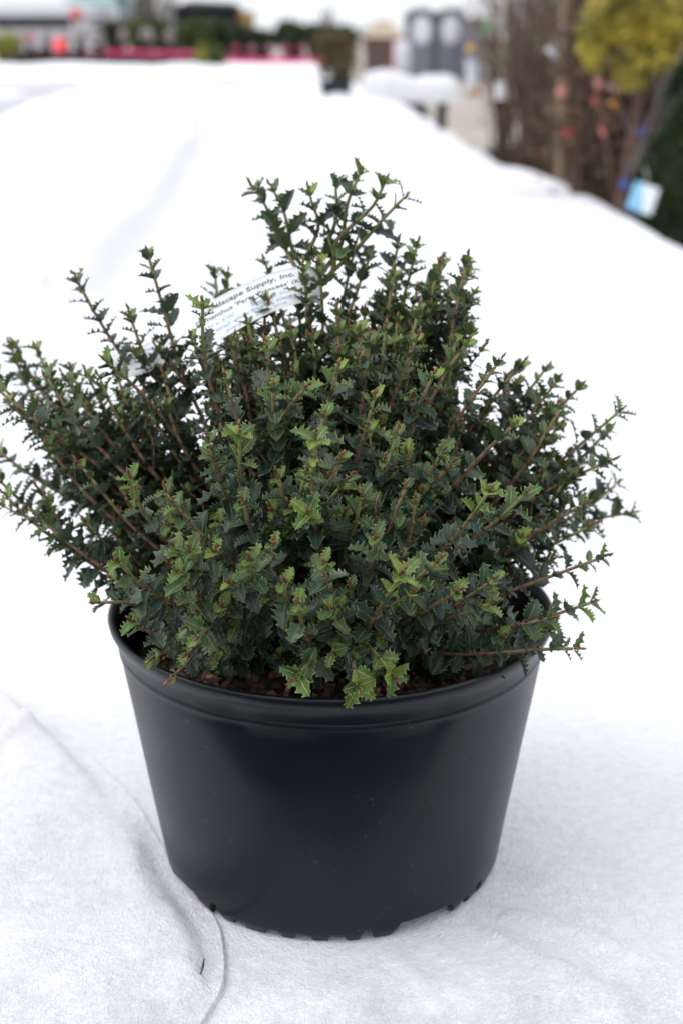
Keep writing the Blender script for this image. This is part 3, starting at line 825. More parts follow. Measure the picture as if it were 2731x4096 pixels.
def bush():
    root = empty('holly_shrub', (PC.x, PC.y, H - .04))
    tag(root, 'dense spiny leaved evergreen shrub with dark and lime leaves in black pot', 'shrub')
    rng = random.Random(21)
    off = Vector(root.location)
    n_part = 0
    inner = (Attr(), Leaves(), Attr())
    def add_branch(tip, low, lime, part, twigs=.16, bare=.3, r0=.0032, start=None, lsize=.0180, spacing=.0092, green=0.0):
        nonlocal n_part
        base = Vector((rng.gauss(0, .016), rng.gauss(0, .016), 0)) + Vector((PC.x, PC.y, H - .05))
        if start is not None: base = start
        tdir = (tip - low)
        L_ = (tip - base).length
        t1 = tdir.normalized() * L_ * .9
        out_ = Vector((tip.x - base.x, tip.y - base.y, 0)); 
        t0 = (out_ * .9 + UP * max(.04, (low.z - base.z) * 1.1)).normalized() * L_ * .9
        path = hermite(base, t0, tip, t1, 15)
        # keep stems above the soil and clear of the rim
        w1, w2, ph = rng.gauss(0, .006), rng.gauss(0, .006), rng.random() * 6
        fixed = []
        for q in path:
            rr_ = math.hypot(q.x - PC.x, q.y - PC.y); zmin = H - .045 if rr_ < .155 else (H + .008 if rr_ < .195 else 0)
            if q.z < zmin and q is not path[0]: q = Vector((q.x, q.y, zmin + .002))
            k_ = len(fixed) / 14
            bend = math.sin(k_ * 7 + ph) * math.sin(k_ * math.pi)
            fixed.append(q + Vector((w1 * bend, w2 * bend, 0)) + Vector((rng.gauss(0, .0013), rng.gauss(0, .0013), rng.gauss(0, .0013))))
        for _ in range(2): fixed = [fixed[0]] + [(a + b * 2 + c_) / 4 for a, b, c_ in zip(fixed, fixed[1:], fixed[2:])] + [fixed[-1]]
        path = [q - off for q in fixed]
        if part: st, lv, bd = Attr(), Leaves(), Attr()
        else: st, lv, bd = inner
        grow(path, r0 * rng.uniform(.85, 1.25), .0012, st, lv, bd, rng, bare, lime, rng.choice((.3, .6, .9)), twigs, spacing, lsize, green=green)
        if part:
            b = st.build('branch', M_STEM, root); lv.build('foliage', b)
            tag(bd.build('flower_buds', M_BUD, b), kind='stuff'); n_part += 1
    fork = at(722 * K, 668 * K, .07 - CAM_Y)
    add_branch(fork, at(700 * K, 800 * K, .05 - CAM_Y), 0, True, .05, .55, .0042)
    for ti, (x, y, lx, ly, lime, dep) in enumerate(TIPS):
        px, py = x * K, y * K
        yw = dome_depth(px, py) if dep is None else dep
        tip = at(px, py, yw - CAM_Y)
        c = Vector((PC.x, 0, .22))
        # the lower point lies deeper inside the bush
        back = .16 * (tip.y - 0) if tip.y < 0 else .1 * tip.y
        low = at(lx * K, ly * K, yw - back * .6 - CAM_Y)
        if ti < 7: add_branch(tip, low, lime, True, .0, .3, .0021, fork, .0215, .0125, .45)
        else: add_branch(tip, low, lime, n_part < 99, twigs=.14, r0=.0023 if y > 1240 else .0029, bare=.22, lsize=.0178 if y > 1000 and 250 < x < 1150 else .0200)
    # the dense inner growth
    for q in range(95):
        a = rng.random() * 6.283; u = rng.random()
        el = math.asin(u * .97)
        rr_ = rng.uniform(.45, .80) if a < math.pi else rng.uniform(.35, .62)
        if el < .5 and R(275) < a < R(335): continue
        tip = Vector((-.025 + .262 * rr_ * math.cos(el) * math.cos(a), .01 + .20 * rr_ * math.cos(el) * math.sin(a), .225 + .235 * rr_ * math.sin(el)))
        rad_ = math.hypot(tip.x - PC.x, tip.y - PC.y)
        if rad_ < .165: tip.z = max(tip.z, H - .01)
        low = tip - ((tip - Vector((PC.x, 0, .2))) * .25 + UP * .06)
        add_branch(tip, low, .6 if rng.random() < .12 else 0, False, .2, .2)
    for (xa, xb, ya, yb, da, db, n_) in ((440, 1080, 705, 830, -.04, .08, 50), (455, 700, 755, 810, -.04, .0, 4), (1040, 1340, 900, 1110, -.02, .10, 22), (60, 430, 860, 1010, -.02, .10, 20), (860, 1080, 600, 740, .02, .10, 18), (180, 420, 1010, 1250, -.05, .06, 10)):
        for q in range(n_):
            x, y = rng.uniform(xa, xb), rng.uniform(ya, yb); dep = rng.uniform(da, db)
            if xa == 1040: y = 850 + (x - 1040) * .35 + rng.uniform(0, 180)
            if xa == 60: y = 870 - (x - 60) * .05 + rng.uniform(0, 160)
            tip = at(x * K, y * K, dep - CAM_Y)
            low = tip - ((tip - Vector((PC.x, 0, .2))) * .25 + UP * .045)
            add_branch(tip, low, .6 if rng.random() < .3 else .1, False, .12, .35)
    st, lv, bd = inner
    b = tag(st.build('inner_branches', M_STEM, root), kind='stuff')
    lv.build('foliage', b); tag(bd.build('flower_buds', M_BUD, b), kind='stuff')
    print('branches', n_part, 'inner leaves', lv.n // 40)
bush()

# ------------------------------------------------------------------ paper tags in the bush
M_PAPER = mat('tag_paper', (.84, .86, .88), .55, .4, 30, .02)
_n = M_PAPER.node_tree; _t = _n.nodes.new('ShaderNodeBsdfTranslucent'); _t.inputs['Color'].default_value = (.9, .92, .95, 1)
_m = _n.nodes.new('ShaderNodeMixShader'); _m.inputs[0].default_value = .45
_n.links.new(_n.nodes['Principled BSDF'].outputs[0], _m.inputs[1]); _n.links.new(_t.outputs[0], _m.inputs[2]); _n.links.new(_m.outputs[0], _n.nodes['Material Output'].inputs['Surface'])
M_INK = mat('tag_ink', (.07, .075, .09), .6)
M_INK2 = mat('tag_ink_faded', (.30, .42, .52), .6)
def strip_surface(pts, widths, n=40):
    P = []
    for i in range(len(pts) - 1):
        p0, p1, p2, p3 = pts[max(i - 1, 0)], pts[i], pts[i + 1], pts[min(i + 2, len(pts) - 1)]
        w0, w1, w2, w3 = widths[max(i - 1, 0)], widths[i], widths[i + 1], widths[min(i + 2, len(pts) - 1)]
        for k in range(n):
            t = k / n
            f = lambda a, b, c, d_: .5 * ((2 * b) + (c - a) * t + (2 * a - 5 * b + 4 * c - d_) * t * t + (3 * b - a - 3 * c + d_) * t ** 3)
            P.append((f(p0, p1, p2, p3), f(w0, w1, w2, w3)))
    P.append((pts[-1], widths[-1]))
    S = [0]
    for (a, _), (b, _) in zip(P, P[1:]): S.append(S[-1] + (b - a).length)
    def f(s_, v):
        s_ = min(max(s_, 0), S[-1])
        for i in range(len(P) - 1):
            if S[i + 1] >= s_:
                t = (s_ - S[i]) / max(1e-9, S[i + 1] - S[i])
                c = P[i][0].lerp(P[i + 1][0], t); w_ = P[i][1].lerp(P[i + 1][1], t); d_ = (P[i + 1][0] - P[i][0]).normalized()
                return c + w_ * v, d_.cross(w_).normalized()
        return P[-1][0] + P[-1][1] * v, Vector((0, -1, 0))
    return f, S[-1]
def text_mesh(body, size, bold=0.0):
    cu = bpy.data.curves.new('lettering', 'FONT'); cu.body = body; cu.size = size; cu.offset = bold; cu.resolution_u = 3
    ob = bpy.data.objects.new('tmp', cu); COL.objects.link(ob)
    dg = bpy.context.evaluated_depsgraph_get(); dg.update()
    me = bpy.data.meshes.new_from_object(ob.evaluated_get(dg))
    V = [v.co.copy() for v in me.vertices]; F = [tuple(p.vertices) for p in me.polygons]
    bpy.data.objects.remove(ob); bpy.data.meshes.remove(me); bpy.data.curves.remove(cu)
    return V, F
def tag_strip(label, pts, widths, lines, hole=None):
    f, S = strip_surface(pts, widths)
    org = pts[0]
    nu, nv = 90, 9; V = []; F = []
    for sgn in (1, -1):
        for i in range(nu):
            for j in range(nv):
                p, nr = f(S * i / (nu - 1), -1 + 2 * j / (nv - 1)); V.append(p + nr * .00012 * sgn - org)
    o_ = nu * nv
    for i in range(nu - 1):
        for j in range(nv - 1):
            q = (i * nv + j, i * nv + j + 1, (i + 1) * nv + j + 1, (i + 1) * nv + j)
            if hole and abs(S * (i + .5) / (nu - 1) - hole) < .0026 and nv // 2 - 1 <= j <= nv // 2: continue
            F.append(q); F.append(tuple(k + o_ for k in reversed(q)))
    rim = [i * nv for i in range(nu)] + [(nu - 1) * nv + j for j in range(1, nv)] + [i * nv + nv - 1 for i in range(nu - 2, -1, -1)] + [j for j in range(nv - 2, 0, -1)]
    for a, b in zip(rim, rim[1:] + rim[:1]): F.append((a, a + o_, b + o_, b))
    root = mesh('plant_tag', V, F, M_PAPER, None, True); root.location = org
    tag(root, label, 'plant tag', 'printed strip tags in the shrub')
    ink = {}
    for (txt, s0, v0, size, bold, m) in lines:
        TV, TF = text_mesh(txt, size, bold); L2 = ink.setdefault(m.name, (MB(), m))[0]
        hw = widths[0].length
        W = []
        for v in TV:
            p, nr = f(s0 + v.x, v0 + v.y / hw)
            if nr.y > 0: nr = -nr
            W.append(p + nr * .0005 - org)
        L2.add(W, TF)
    for mb, m in ink.values(): mb.build('lettering', m, root)
    return root
def z5(x, y, yw): return at(700 + x / 2.24, 1000 + y / 2.24, yw - CAM_Y)
def strip_pts(top, bot, deps):
    P = []; W = []
    for (a, b, dd) in zip(top, bot, deps):
        A, B = z5(*a, dd[0]), z5(*b, dd[1]); P.append((A + B) / 2); W.append((A - B) / 2)
    return P, W
P_, W_ = strip_pts([(150, 545), (330, 452), (560, 332), (820, 222), (1080, 150), (1230, 150), (1300, 200)],
                   [(250, 875), (450, 780), (680, 650), (900, 545), (1120, 475), (1250, 470), (1320, 510)],
                   [(.035, -.01), (.04, -.005), (.045, .0), (.05, .005), (.055, .01), (.07, .025), (.085, .04)])
tag_strip('white printed strip tag with black lettering bent round a stem in the shrub', P_, W_, [
    ('Landscape Supply, Inc.', .0085, .50, .0086, .00012, M_INK),
    ("Osmanthus 'Party Princess' (Kaori Hime)", -.0015, .08, .0074, .00005, M_INK),
    ('3\'H x 3\'W        Sun/Part Shade', .004, -.30, .0066, .00004, M_INK2),
    ('small white flowers, place a few', .014, -.58, .0064, .00008, M_INK2),
    ('evergreen shrub, zone', .021, -.84, .0060, .00005, M_INK2)], hole=None)
def z6(x, y, yw): return at(380 + x / 3.015, 1200 + y / 3.015, yw - CAM_Y)
top = [(150, 670), (450, 590), (760, 480), (960, 440)]; bot = [(330, 960), (600, 880), (860, 800), (1040, 740)]
P2 = []; W2 = []
for a, b in zip(top, bot):
    A, B = z6(*a, .09), z6(*b, .035); P2.append((A + B) / 2); W2.append((A - B) / 2)
tag_strip('pale bluish strip tag half hidden behind leaves at the upper left of the shrub', P2, W2,
          [('Osmanthus', .006, .45, .0085, .0001, M_INK2), ('purple', .028, .05, .0075, .0001, M_INK2)])

# ------------------------------------------------------------------ background plants
def clump_mesh(c, e, n, size, rng, aspect=.5, upright=0.0, hollow=.35):
    """many small leaf faces through an uneven ellipsoid"""
    V = []; F = []
    lobes = [Vector((rng.gauss(0, .45), rng.gauss(0, .45), rng.gauss(0, .45))) for _ in range(9)]
    k = 0
    while k < n:
        l = lobes[rng.randrange(9)]
        d_ = Vector((rng.gauss(0, 1), rng.gauss(0, 1), rng.gauss(0, 1))).normalized() * rng.uniform(hollow, 1) ** .5
        p = l * .75 + d_ * .55
        if p.length > 1.05: continue
        q = Vector((c[0] + p.x * e[0], c[1] + p.y * e[1], c[2] + p.z * e[2]))
        ax = (Vector((rng.gauss(0, 1), rng.gauss(0, 1), rng.gauss(0, 1) + upright)) + p * .8).normalized()
        sd = ax.orthogonal().normalized(); sd = Matrix.Rotation(rng.random() * 6.283, 3, ax) @ sd
        s_ = size * rng.uniform(.6, 1.4); b = len(V)
        V += [q, q + ax * s_ * .5 + sd * s_ * aspect * .5, q + ax * s_, q + ax * s_ * .5 - sd * s_ * aspect * .5]
        F.append((b, b + 1, b + 2, b + 3)); k += 1
    return V, F
def fol_mat(name, c0, c1, rough=.6, scale=14):
    m = bpy.data.materials.new(name); m.use_nodes = True; n = m.node_tree; b = n.nodes['Principled BSDF']
    g = n.nodes.new('ShaderNodeNewGeometry'); t = n.nodes.new('ShaderNodeTexNoise'); t.inputs['Scale'].default_value = scale; t.inputs['Detail'].default_value = 3
    r = n.nodes.new('ShaderNodeValToRGB'); e = r.color_ramp.elements; e[0].position = .35; e[1].position = .65
    e[0].color = (*c0, 1); e[1].color = (*c1, 1)
    n.links.new(g.outputs['Position'], t.inputs['Vector']); n.links.new(t.outputs['Fac'], r.inputs[0]); n.links.new(r.outputs[0], b.inputs['Base Color'])
    b.inputs['Roughness'].default_value = rough
    return m
M_BPOT = mat('black_pot_far', (.012, .013, .015), .5)
M_BROWN = mat('brown_bark', (.095, .058, .042), .85, .3, 12, .35)
M_GREYB = mat('grey_bark', (.155, .13, .125), .85, .3, 12, .3)
M_TAN = mat('tan_bark', (.30, .22, .155), .85, .3, 12, .25)
def pot_small(r, h, parent):
    MB().lathe([(.01, .003), (r * .78, 0), (r * .8, h * .1), (r * .97, h * .88), (r * 1.04, h * .89), (r * 1.04, h), (r * .96, h), (r * .95, h * .9), (.01, h * .9)], n=20, close=False).build('pot', M_BPOT, parent, True)
def potted_shrub(name, label, cat, loc, r, h, potr, poth, m, n, size, rng, group=None, stems=7, stem_m=None, aspect=.5):
    root = empty(name, loc); tag(root, label, cat, group)
    if potr: pot_small(potr, poth, root)
    st = MB()
    for q in range(stems):
        a = rng.random() * 6.283
        st.tube([(0, 0, poth * .8), (math.cos(a) * r * .3, math.sin(a) * r * .3, poth + h * .35), (math.cos(a) * r * .65, math.sin(a) * r * .65, poth + h * .75)], [.012 * r / .3, .009 * r / .3, .004 * r / .3], 5)
    st.build('stem', stem_m or M_BROWN, root, True)
    V, F = clump_mesh((0, 0, poth + h * .52), (r, r, h * .52), n, size, rng, aspect, .4)
    mesh('crown', V, F, m, root, False)
    return root
def bare_plant(name, label, cat, loc, height, spread, m, rng, stems=9, twig=26, trunk_r=.012, potr=.16, group=None, leafm=None, nleaf=0):
    """leafless multi-stem shrub or young tree in a pot"""
    root = empty(name, loc); tag(root, label, cat, group)
    poth = .3 if potr else 0
    if potr: pot_small(potr, poth, root)
    st = MB(); tips = []
    for q in range(stems):
        a = rng.random() * 6.283; s_ = spread * rng.uniform(.25, 1); hh = height * rng.uniform(.7, 1)
        p = [Vector((rng.gauss(0, .02), rng.gauss(0, .02), poth * .85))]
        for k in range(1, 7):
            t = k / 6
            p.append(Vector((math.cos(a) * s_ * t ** 1.3 + rng.gauss(0, .02), math.sin(a) * s_ * t ** 1.3 + rng.gauss(0, .02), poth + (hh - poth) * t)))
        st.tube(p, [trunk_r * (1 - .8 * k / 6) for k in range(7)], 5)
        tips.append(p)
    tw = MB()
    for q in range(twig * stems // 3):
        p = tips[rng.randrange(len(tips))]; i = rng.randrange(2, 6); b = p[i].lerp(p[i + 1], rng.random())
        a = rng.random() * 6.283; l = height * rng.uniform(.08, .22)
        d_ = Vector((math.cos(a) * .55, math.sin(a) * .55, .85)) * l
        tw.tube([b, b + d_ * .5 + Vector((rng.gauss(0, .01), rng.gauss(0, .01), 0)), b + d_], [trunk_r * .34, trunk_r * .25, trunk_r * .12], 4)
    st.build('trunk' if stems == 1 else 'stems', m, root, True); tw.build('twigs', m, root, True)
    if leafm:
        V, F = clump_mesh((0, 0, height * .62), (spread * 1.0, spread * 1.0, height * .34), nleaf, .05, rng, .45, .3)
        mesh('dry_leaves', V, F, leafm, root, False)
    return root

rng = random.Random(77)
# the stand of bare shrubs and young trees right of the bed
M_DRY = fol_mat('dry_leaf', (.10, .055, .035), (.22, .14, .09), .8)
M_DRYG = fol_mat('olive_leaf', (.06, .075, .03), (.14, .15, .06), .8)
looks = ['grey brown bare shrub', 'leafless twiggy brown shrub', 'tall thin stemmed bare shrub', 'bare shrub with a few dried leaves', 'dense brown twiggy shrub', 'dull olive leaved shrub']
spots = []
for row, (yc, x0, x1, n_) in enumerate(((6.9, 2260, 2700, 4), (8.2, 2130, 2720, 5), (9.6, 2040, 2740, 6), (11.2, 1985, 2740, 7), (13.2, 1960, 2740, 8), (15.6, 1955, 2740, 8))):
    for q in range(n_):
        px = x0 + (x1 - x0) * (q + .5) / n_ + rng.uniform(-25, 25)
        spots.append((px, yc + rng.uniform(-.35, .35), row))
rows_txt = ['in the row nearest the white bed', 'in the second row from the bed', 'in the third row from the bed', 'in the fourth row from the bed', 'in the row before the rearmost', 'in the rearmost row']
for (px, yc, row) in spots:
    g = at(px, 400, yc); k = rng.randrange(6)
    lf = None
    if k == 3: lf = M_DRY
    if k == 5: lf = M_DRYG
    if k == 4: lf = M_DRY
    bare_plant('bare_shrub', f'{looks[k]} {rows_txt[row]}', 'shrub', (g.x, g.y, GZ), rng.uniform(1.75, 2.35), rng.uniform(.25, .42), rng.choice((M_BROWN, M_BROWN, M_GREYB, M_BROWN)), rng,
               rng.randrange(7, 13), rng.randrange(20, 32), rng.uniform(.010, .018), rng.uniform(.16, .22), 'bare shrubs right of the bed', lf, rng.randrange(120, 420) if lf else 0)

# four near trunks that stand out
def lean_tree(label, pxs, yc, r0, m, top_z=1.9, name='young_tree'):
    base = at(*pxs[0], yc); top = at(*pxs[1], yc)
    d_ = (top - base) / (top.z - base.z)
    b0 = base + d_ * (GZ - base.z); t0 = base + d_ * (top_z - base.z)
    root = empty(name, b0); tag(root, label, 'young tree', 'thin trunked young trees right of the bed')
    pot_small(.19, .32, root)
    mid = (t0 - b0)
    P = [mid * t + Vector((.012 * math.sin(t * 9), .012 * math.cos(t * 7), 0)) * (1 if t > 0 else 0) for t in np.linspace(.08, 1, 10)]
    MB().tube(P, [r0 * (1 - .6 * i / 9) for i in range(10)], 9).build('trunk', m, root, True)
    tw = MB()
    for q in range(16):
        t = rng.uniform(.55, 1); a = rng.random() * 6.283; l = rng.uniform(.15, .4)
        p = mid * t; d2 = Vector((math.cos(a) * .6, math.sin(a) * .6, .8)) * l
        tw.tube([p, p + d2 * .5, p + d2], [r0 * .28, r0 * .2, r0 * .08], 5)
    tw.build('twigs', m, root, True)
    return root
lean_tree('slender tan young tree standing straight, nearest to the plant bench', ((2228, 690), (2248, 250)), 7.6, .018, M_TAN)
lean_tree('young tree leaning to the right, foot near the cloth edge', ((2303, 710), (2361, 318)), 7.2, .019, M_TAN)
lean_tree('brown young tree leaning to the left beside the golden conifer', ((2451, 758), (2393, 344)), 6.5, .019, M_BROWN)
lean_tree('pale grey young tree leaning to the right behind the blue tag', ((2510, 745), (2580, 530)), 6.2, .016, M_GREYB, .7)

# golden clipped conifer on a bare trunk
M_GOLD = fol_mat('golden_foliage', (.08, .08, .012), (.52, .42, .05), .6, 9)
def golden():
    yc = 5.9; base = at(2482, 800, yc); c = at(2585, 105, yc); 
    root = empty('golden_conifer', (base.x - .05, base.y, GZ)); o_ = Vector(root.location)
    tag(root, 'golden yellow conifer with a rounded crown on a bare leaning trunk', 'conifer')
    pot_small(.2, .32, root)
    q = base - o_; t = at(2552, 400, yc) - o_; cc_ = c - o_
    MB().tube([(0, 0, .2), q, t, cc_], [.022, .02, .018, .012], 9).build('trunk', M_BROWN, root, True)
    V, F = [], []
    r2 = random.Random(9)
    # crown of many small drooping sprays
    lob = [Vector((r2.gauss(0, .55), r2.gauss(0, .55), r2.gauss(0, .45))) for _ in range(26)]
    for k in range(9000):
        l = lob[r2.randrange(26)]; d_ = Vector((r2.gauss(0, 1), r2.gauss(0, 1), r2.gauss(0, 1))).normalized() * r2.uniform(.2, 1) ** .4
        p = l * .72 + d_ * .34
        if p.length > 1.12: continue
        pp = cc_ + Vector((p.x * .235, p.y * .235, p.z * .24))
        ax = (p.normalized() + Vector((r2.gauss(0, .5), r2.gauss(0, .5), r2.gauss(0, .5) + .2))).normalized(); sd = ax.orthogonal().normalized()
        sd = Matrix.Rotation(r2.random() * 6.283, 3, ax) @ sd
        s_ = r2.uniform(.018, .04); b = len(V)
        V += [pp, pp + ax * s_ * .5 + sd * s_ * .2, pp + ax * s_, pp + ax * s_ * .5 - sd * s_ * .2]; F.append((b, b + 1, b + 2, b + 3))
    mesh('crown', V, F, M_GOLD, root, False)
golden()
M_DGRN = fol_mat('dark_conifer', (.014, .030, .012), (.045, .080, .022), .6, 6)
def dark_conifer():
    yc = 6.4; g = at(2790, 700, yc); root = empty('dark_conifer', (g.x, g.y, GZ))
    tag(root, 'dark green upright conifer standing at the right edge of the photo', 'conifer')
    pot_small(.2, .3, root)
    MB().tube([(0, 0, .2), (0, .01, .8), (.01, 0, 1.25)], [.025, .018, .006], 8).build('trunk', M_BROWN, root, True)
    V, F = [], []; r2 = random.Random(4)
    for k in range(12000):
        t = r2.random(); z = .12 + 1.3 * t; rad = .27 * (1 - t ** 6) * (.85 + .25 * math.sin(t * 23 + 2 * math.sin(r2.random()))) * r2.uniform(.35, 1) ** .5
        a = r2.random() * 6.283
        rad *= 1 + .22 * noise.noise(Vector((math.cos(a) * 1.6, math.sin(a) * 1.6, z * 4)))
        p = Vector((rad * math.cos(a), rad * math.sin(a), z)); ax = Vector((math.cos(a) * .6 + r2.gauss(0, .3), math.sin(a) * .6 + r2.gauss(0, .3), .8)).normalized()
        sd = Matrix.Rotation(r2.random() * 6.283, 3, ax) @ ax.orthogonal().normalized(); s_ = r2.uniform(.025, .055); b = len(V)
        V += [p, p + ax * s_ * .5 + sd * s_ * .2, p + ax * s_, p + ax * s_ * .5 - sd * s_ * .2]; F.append((b, b + 1, b + 2, b + 3))
    mesh('crown', V, F, M_DGRN, root, False)
dark_conifer()

# tags and ribbons on the stand
COLS = {}
def colm(name, c, rough=.5):
    if name not in COLS: COLS[name] = mat(name, c, rough, .4, 20, .06)
    return COLS[name]
def hang_tag(label, px, py, yc, w_, h_, rot, m, two=None, name='plant_label', cat='tag'):
    w_ *= .72; h_ *= .72
    c = at(px, py, yc); root = empty(name, c); tag(root, label, cat, 'labels and ribbons on the bare plants')
    V = []; F = []; n = 7
    for sgn in (0, .0015):
        for i in range(n):
            for j in range(2):
                t = i / (n - 1) - .5
                x, z = t * w_, (j - .5) * h_
                V.append((x * math.cos(rot) - z * math.sin(rot), .02 * (t * 2) ** 2 + sgn, x * math.sin(rot) + z * math.cos(rot)))
    o_ = 2 * n
    for i in range(n - 1):
        q = (2 * i, 2 * i + 2, 2 * i + 3, 2 * i + 1); F.append(q); F.append(tuple(k + o_ for k in reversed(q)))
    for a, b in [(2 * i, 2 * i + 2) for i in range(n - 1)] + [(2 * i + 1, 2 * i + 3) for i in range(n - 1)] + [(0, 1), (2 * n - 2, 2 * n - 1)]: F.append((a, b, b + o_, a + o_))
    if two:
        k = 6 * 0
    mesh('card', V, F, m, root, True)
    MB().tube([(0, .005, h_ * .45), (.01, .015, h_ * .5 + .03), (0, .03, h_ * .5 + .06)], .0015, 5).build('tie', m, root, True)
    return root
def card_mat():
    m = bpy.data.materials.new('blue_card'); m.use_nodes = True; n = m.node_tree; b = n.nodes['Principled BSDF']
    t = n.nodes.new('ShaderNodeTexCoord'); s_ = n.nodes.new('ShaderNodeSeparateXYZ'); n.links.new(t.outputs['Object'], s_.inputs[0])
    r = n.nodes.new('ShaderNodeValToRGB'); e = r.color_ramp.elements
    e[0].position = .38; e[0].color = (.20, .44, .66, 1); e[1].position = .52; e[1].color = (.72, .78, .82, 1)
    mr = n.nodes.new('ShaderNodeMapRange'); mr.inputs['From Min'].default_value = -.06; mr.inputs['From Max'].default_value = .06
    n.links.new(s_.outputs['X'], mr.inputs['Value']); n.links.new(mr.outputs[0], r.inputs[0]); n.links.new(r.outputs[0], b.inputs['Base Color']); b.inputs['Roughness'].default_value = .4
    return m
hang_tag('pale blue and white square tag hanging by the edge of the white cloth', 2574, 795, 5.7, .145, .15, -.28, card_mat())
M_BLUE = colm('blue_tape', (.015, .06, .28)); M_RED = colm('red_tape', (.28, .025, .022)); M_PINK = colm('pink_tape', (.48, .18, .16)); M_WHT = colm('white_card', (.50, .49, .53)); M_ORG = colm('orange_tape', (.42, .20, .03))
hang_tag('deep blue ribbon tied round the trunk above the pale blue tag', 2498, 735, 5.85, .045, .045, .2, M_BLUE, name='ribbon', cat='ribbon')
hang_tag('dull blue ribbon high on the pale grey trunk', 2567, 527, 6.1, .04, .04, 0, M_BLUE, name='ribbon', cat='ribbon')
hang_tag('round salmon pink marker on the straight tan trunk', 2245, 368, 6.6, .055, .05, 0, M_PINK, name='ribbon', cat='ribbon')
hang_tag('red tag low on the straight tan trunk', 2268, 530, 6.6, .05, .045, .6, M_RED)
hang_tag('curved white plastic tag near the top of the straight tan trunk', 2207, 212, 6.6, .085, .035, -.8, M_WHT)
hang_tag('pink ribbon where the two leaning trunks meet', 2398, 330, 6.0, .045, .05, .3, M_PINK, name='ribbon', cat='ribbon')
hang_tag('long pink and white streamer beneath the golden crown', 2450, 352, 6.0, .07, .03, -.35, colm('pale_pink', (.62, .36, .38)), name='ribbon', cat='ribbon')
hang_tag('dark red ribbon on the left leaning trunk', 2378, 400, 6.2, .03, .05, .3, M_RED, name='ribbon', cat='ribbon')
hang_tag('faded red ribbon half way down the brown leaning trunk', 2410, 525, 6.0, .03, .06, .4, colm('faded_red', (.36, .10, .09)), name='ribbon', cat='ribbon')
hang_tag('orange brown tag below the pink streamer', 2455, 422, 6.2, .07, .028, -.7, M_ORG)
hang_tag('red and white tag against the top left of the golden crown', 2466, 42, 6.8, .10, .03, -.1, M_RED)
hang_tag('large white card hanging among the left bare shrubs', 2000, 362, 9.4, .09, .15, .05, M_WHT)
hang_tag('red ribbon at the left end of the bare shrubs', 1908, 372, 9.6, .06, .06, 0, M_RED, name='ribbon', cat='ribbon')
hang_tag('white pot sign facing the bed beside the grey cabinet', 1885, 290, 12.0, .13, .27, .02, colm('lilac_card', (.46, .46, .53)))
hang_tag('light green label high beside the grey cabinet', 1945, 110, 12.0, .08, .12, .1, colm('green_card', (.10, .22, .09)))
hang_tag('yellow and orange label in front of the grey cabinet', 1880, 192, 12.5, .10, .07, .1, colm('yellow_card', (.50, .30, .06)))

# ------------------------------------------------------------------ bench with covered plants, brown plant at the bed's end
def bench():
    yc = 16.6; a, b = at(1455, 390, yc), at(1795, 390, yc)
    root = empty('plant_bench', ((a.x + b.x) / 2, a.y + .35, GZ)); tag(root, 'dark green framed plant bench under a humped white cloth', 'bench')
    w_ = b.x - a.x; h = a.z - GZ
    M_ = mat('bench_green', (.035, .055, .045), .6)
    MB().box((0, 0, h - .03), (w_, .8, .06), 0, .01).build('bench_top', M_, root)
    for sx in (-1, 1):
        for sy in (-1, 1):
            MB().box((sx * (w_ / 2 - .06), sy * .34, (h - .06) / 2), (.07, .06, h - .06), 0, .008).build('leg', M_, root)
    for sx in (-1, 1): MB().tube([(sx * (w_ / 2 - .1), -.38, h * .35), (sx * .1, -.38, h - .08)], .022, 6).build('brace', M_, root)
    # humped cloth
    V = []; F = []; nx, ny = 60, 30
    for j in range(ny):
        for i in range(nx):
            u, v = i / (nx - 1) * 2 - 1, j / (ny - 1) * 2 - 1
            x, y = u * (w_ / 2 + .10), v * .50
            e = max(abs(u), abs(v)); rim = sstep(1.0, .86, e)
            hh = (.25 + .075 * math.exp(-((u + .5) / .4) ** 2) + .02 * math.exp(-((u - .55) / .3) ** 2) - .03 * math.exp(-((u - .1) / .2) ** 2)) + .03 * fbm(x * 3, y * 3, 5, 3)
            V.append((x + .05, y, h - .05 + (hh) * rim + .03 * fbm(x * 6, y * 6, 2, 2)))
    for j in range(ny - 1):
        for i in range(nx - 1): F.append((j * nx + i, j * nx + i + 1, (j + 1) * nx + i + 1, (j + 1) * nx + i))
    o = mesh('frost_cloth', V, F, M_CLOTH); o.location = root.location
    tag(o, 'humped white cloth over plants on the small dark green bench', 'frost cloth', 'white frost cloths')
bench()
M_BRN2 = fol_mat('brown_olive_leaf', (.06, .045, .022), (.17, .125, .06), .8, 25)
c = at(1343, 402, 15.6)
potted_shrub('brown_shrub', 'brown olive shrub in a black pot at the far end of the cloth', 'shrub', (c.x, c.y, c.z), .27, .52, .18, .22, M_BRN2, 2600, .05, rng)

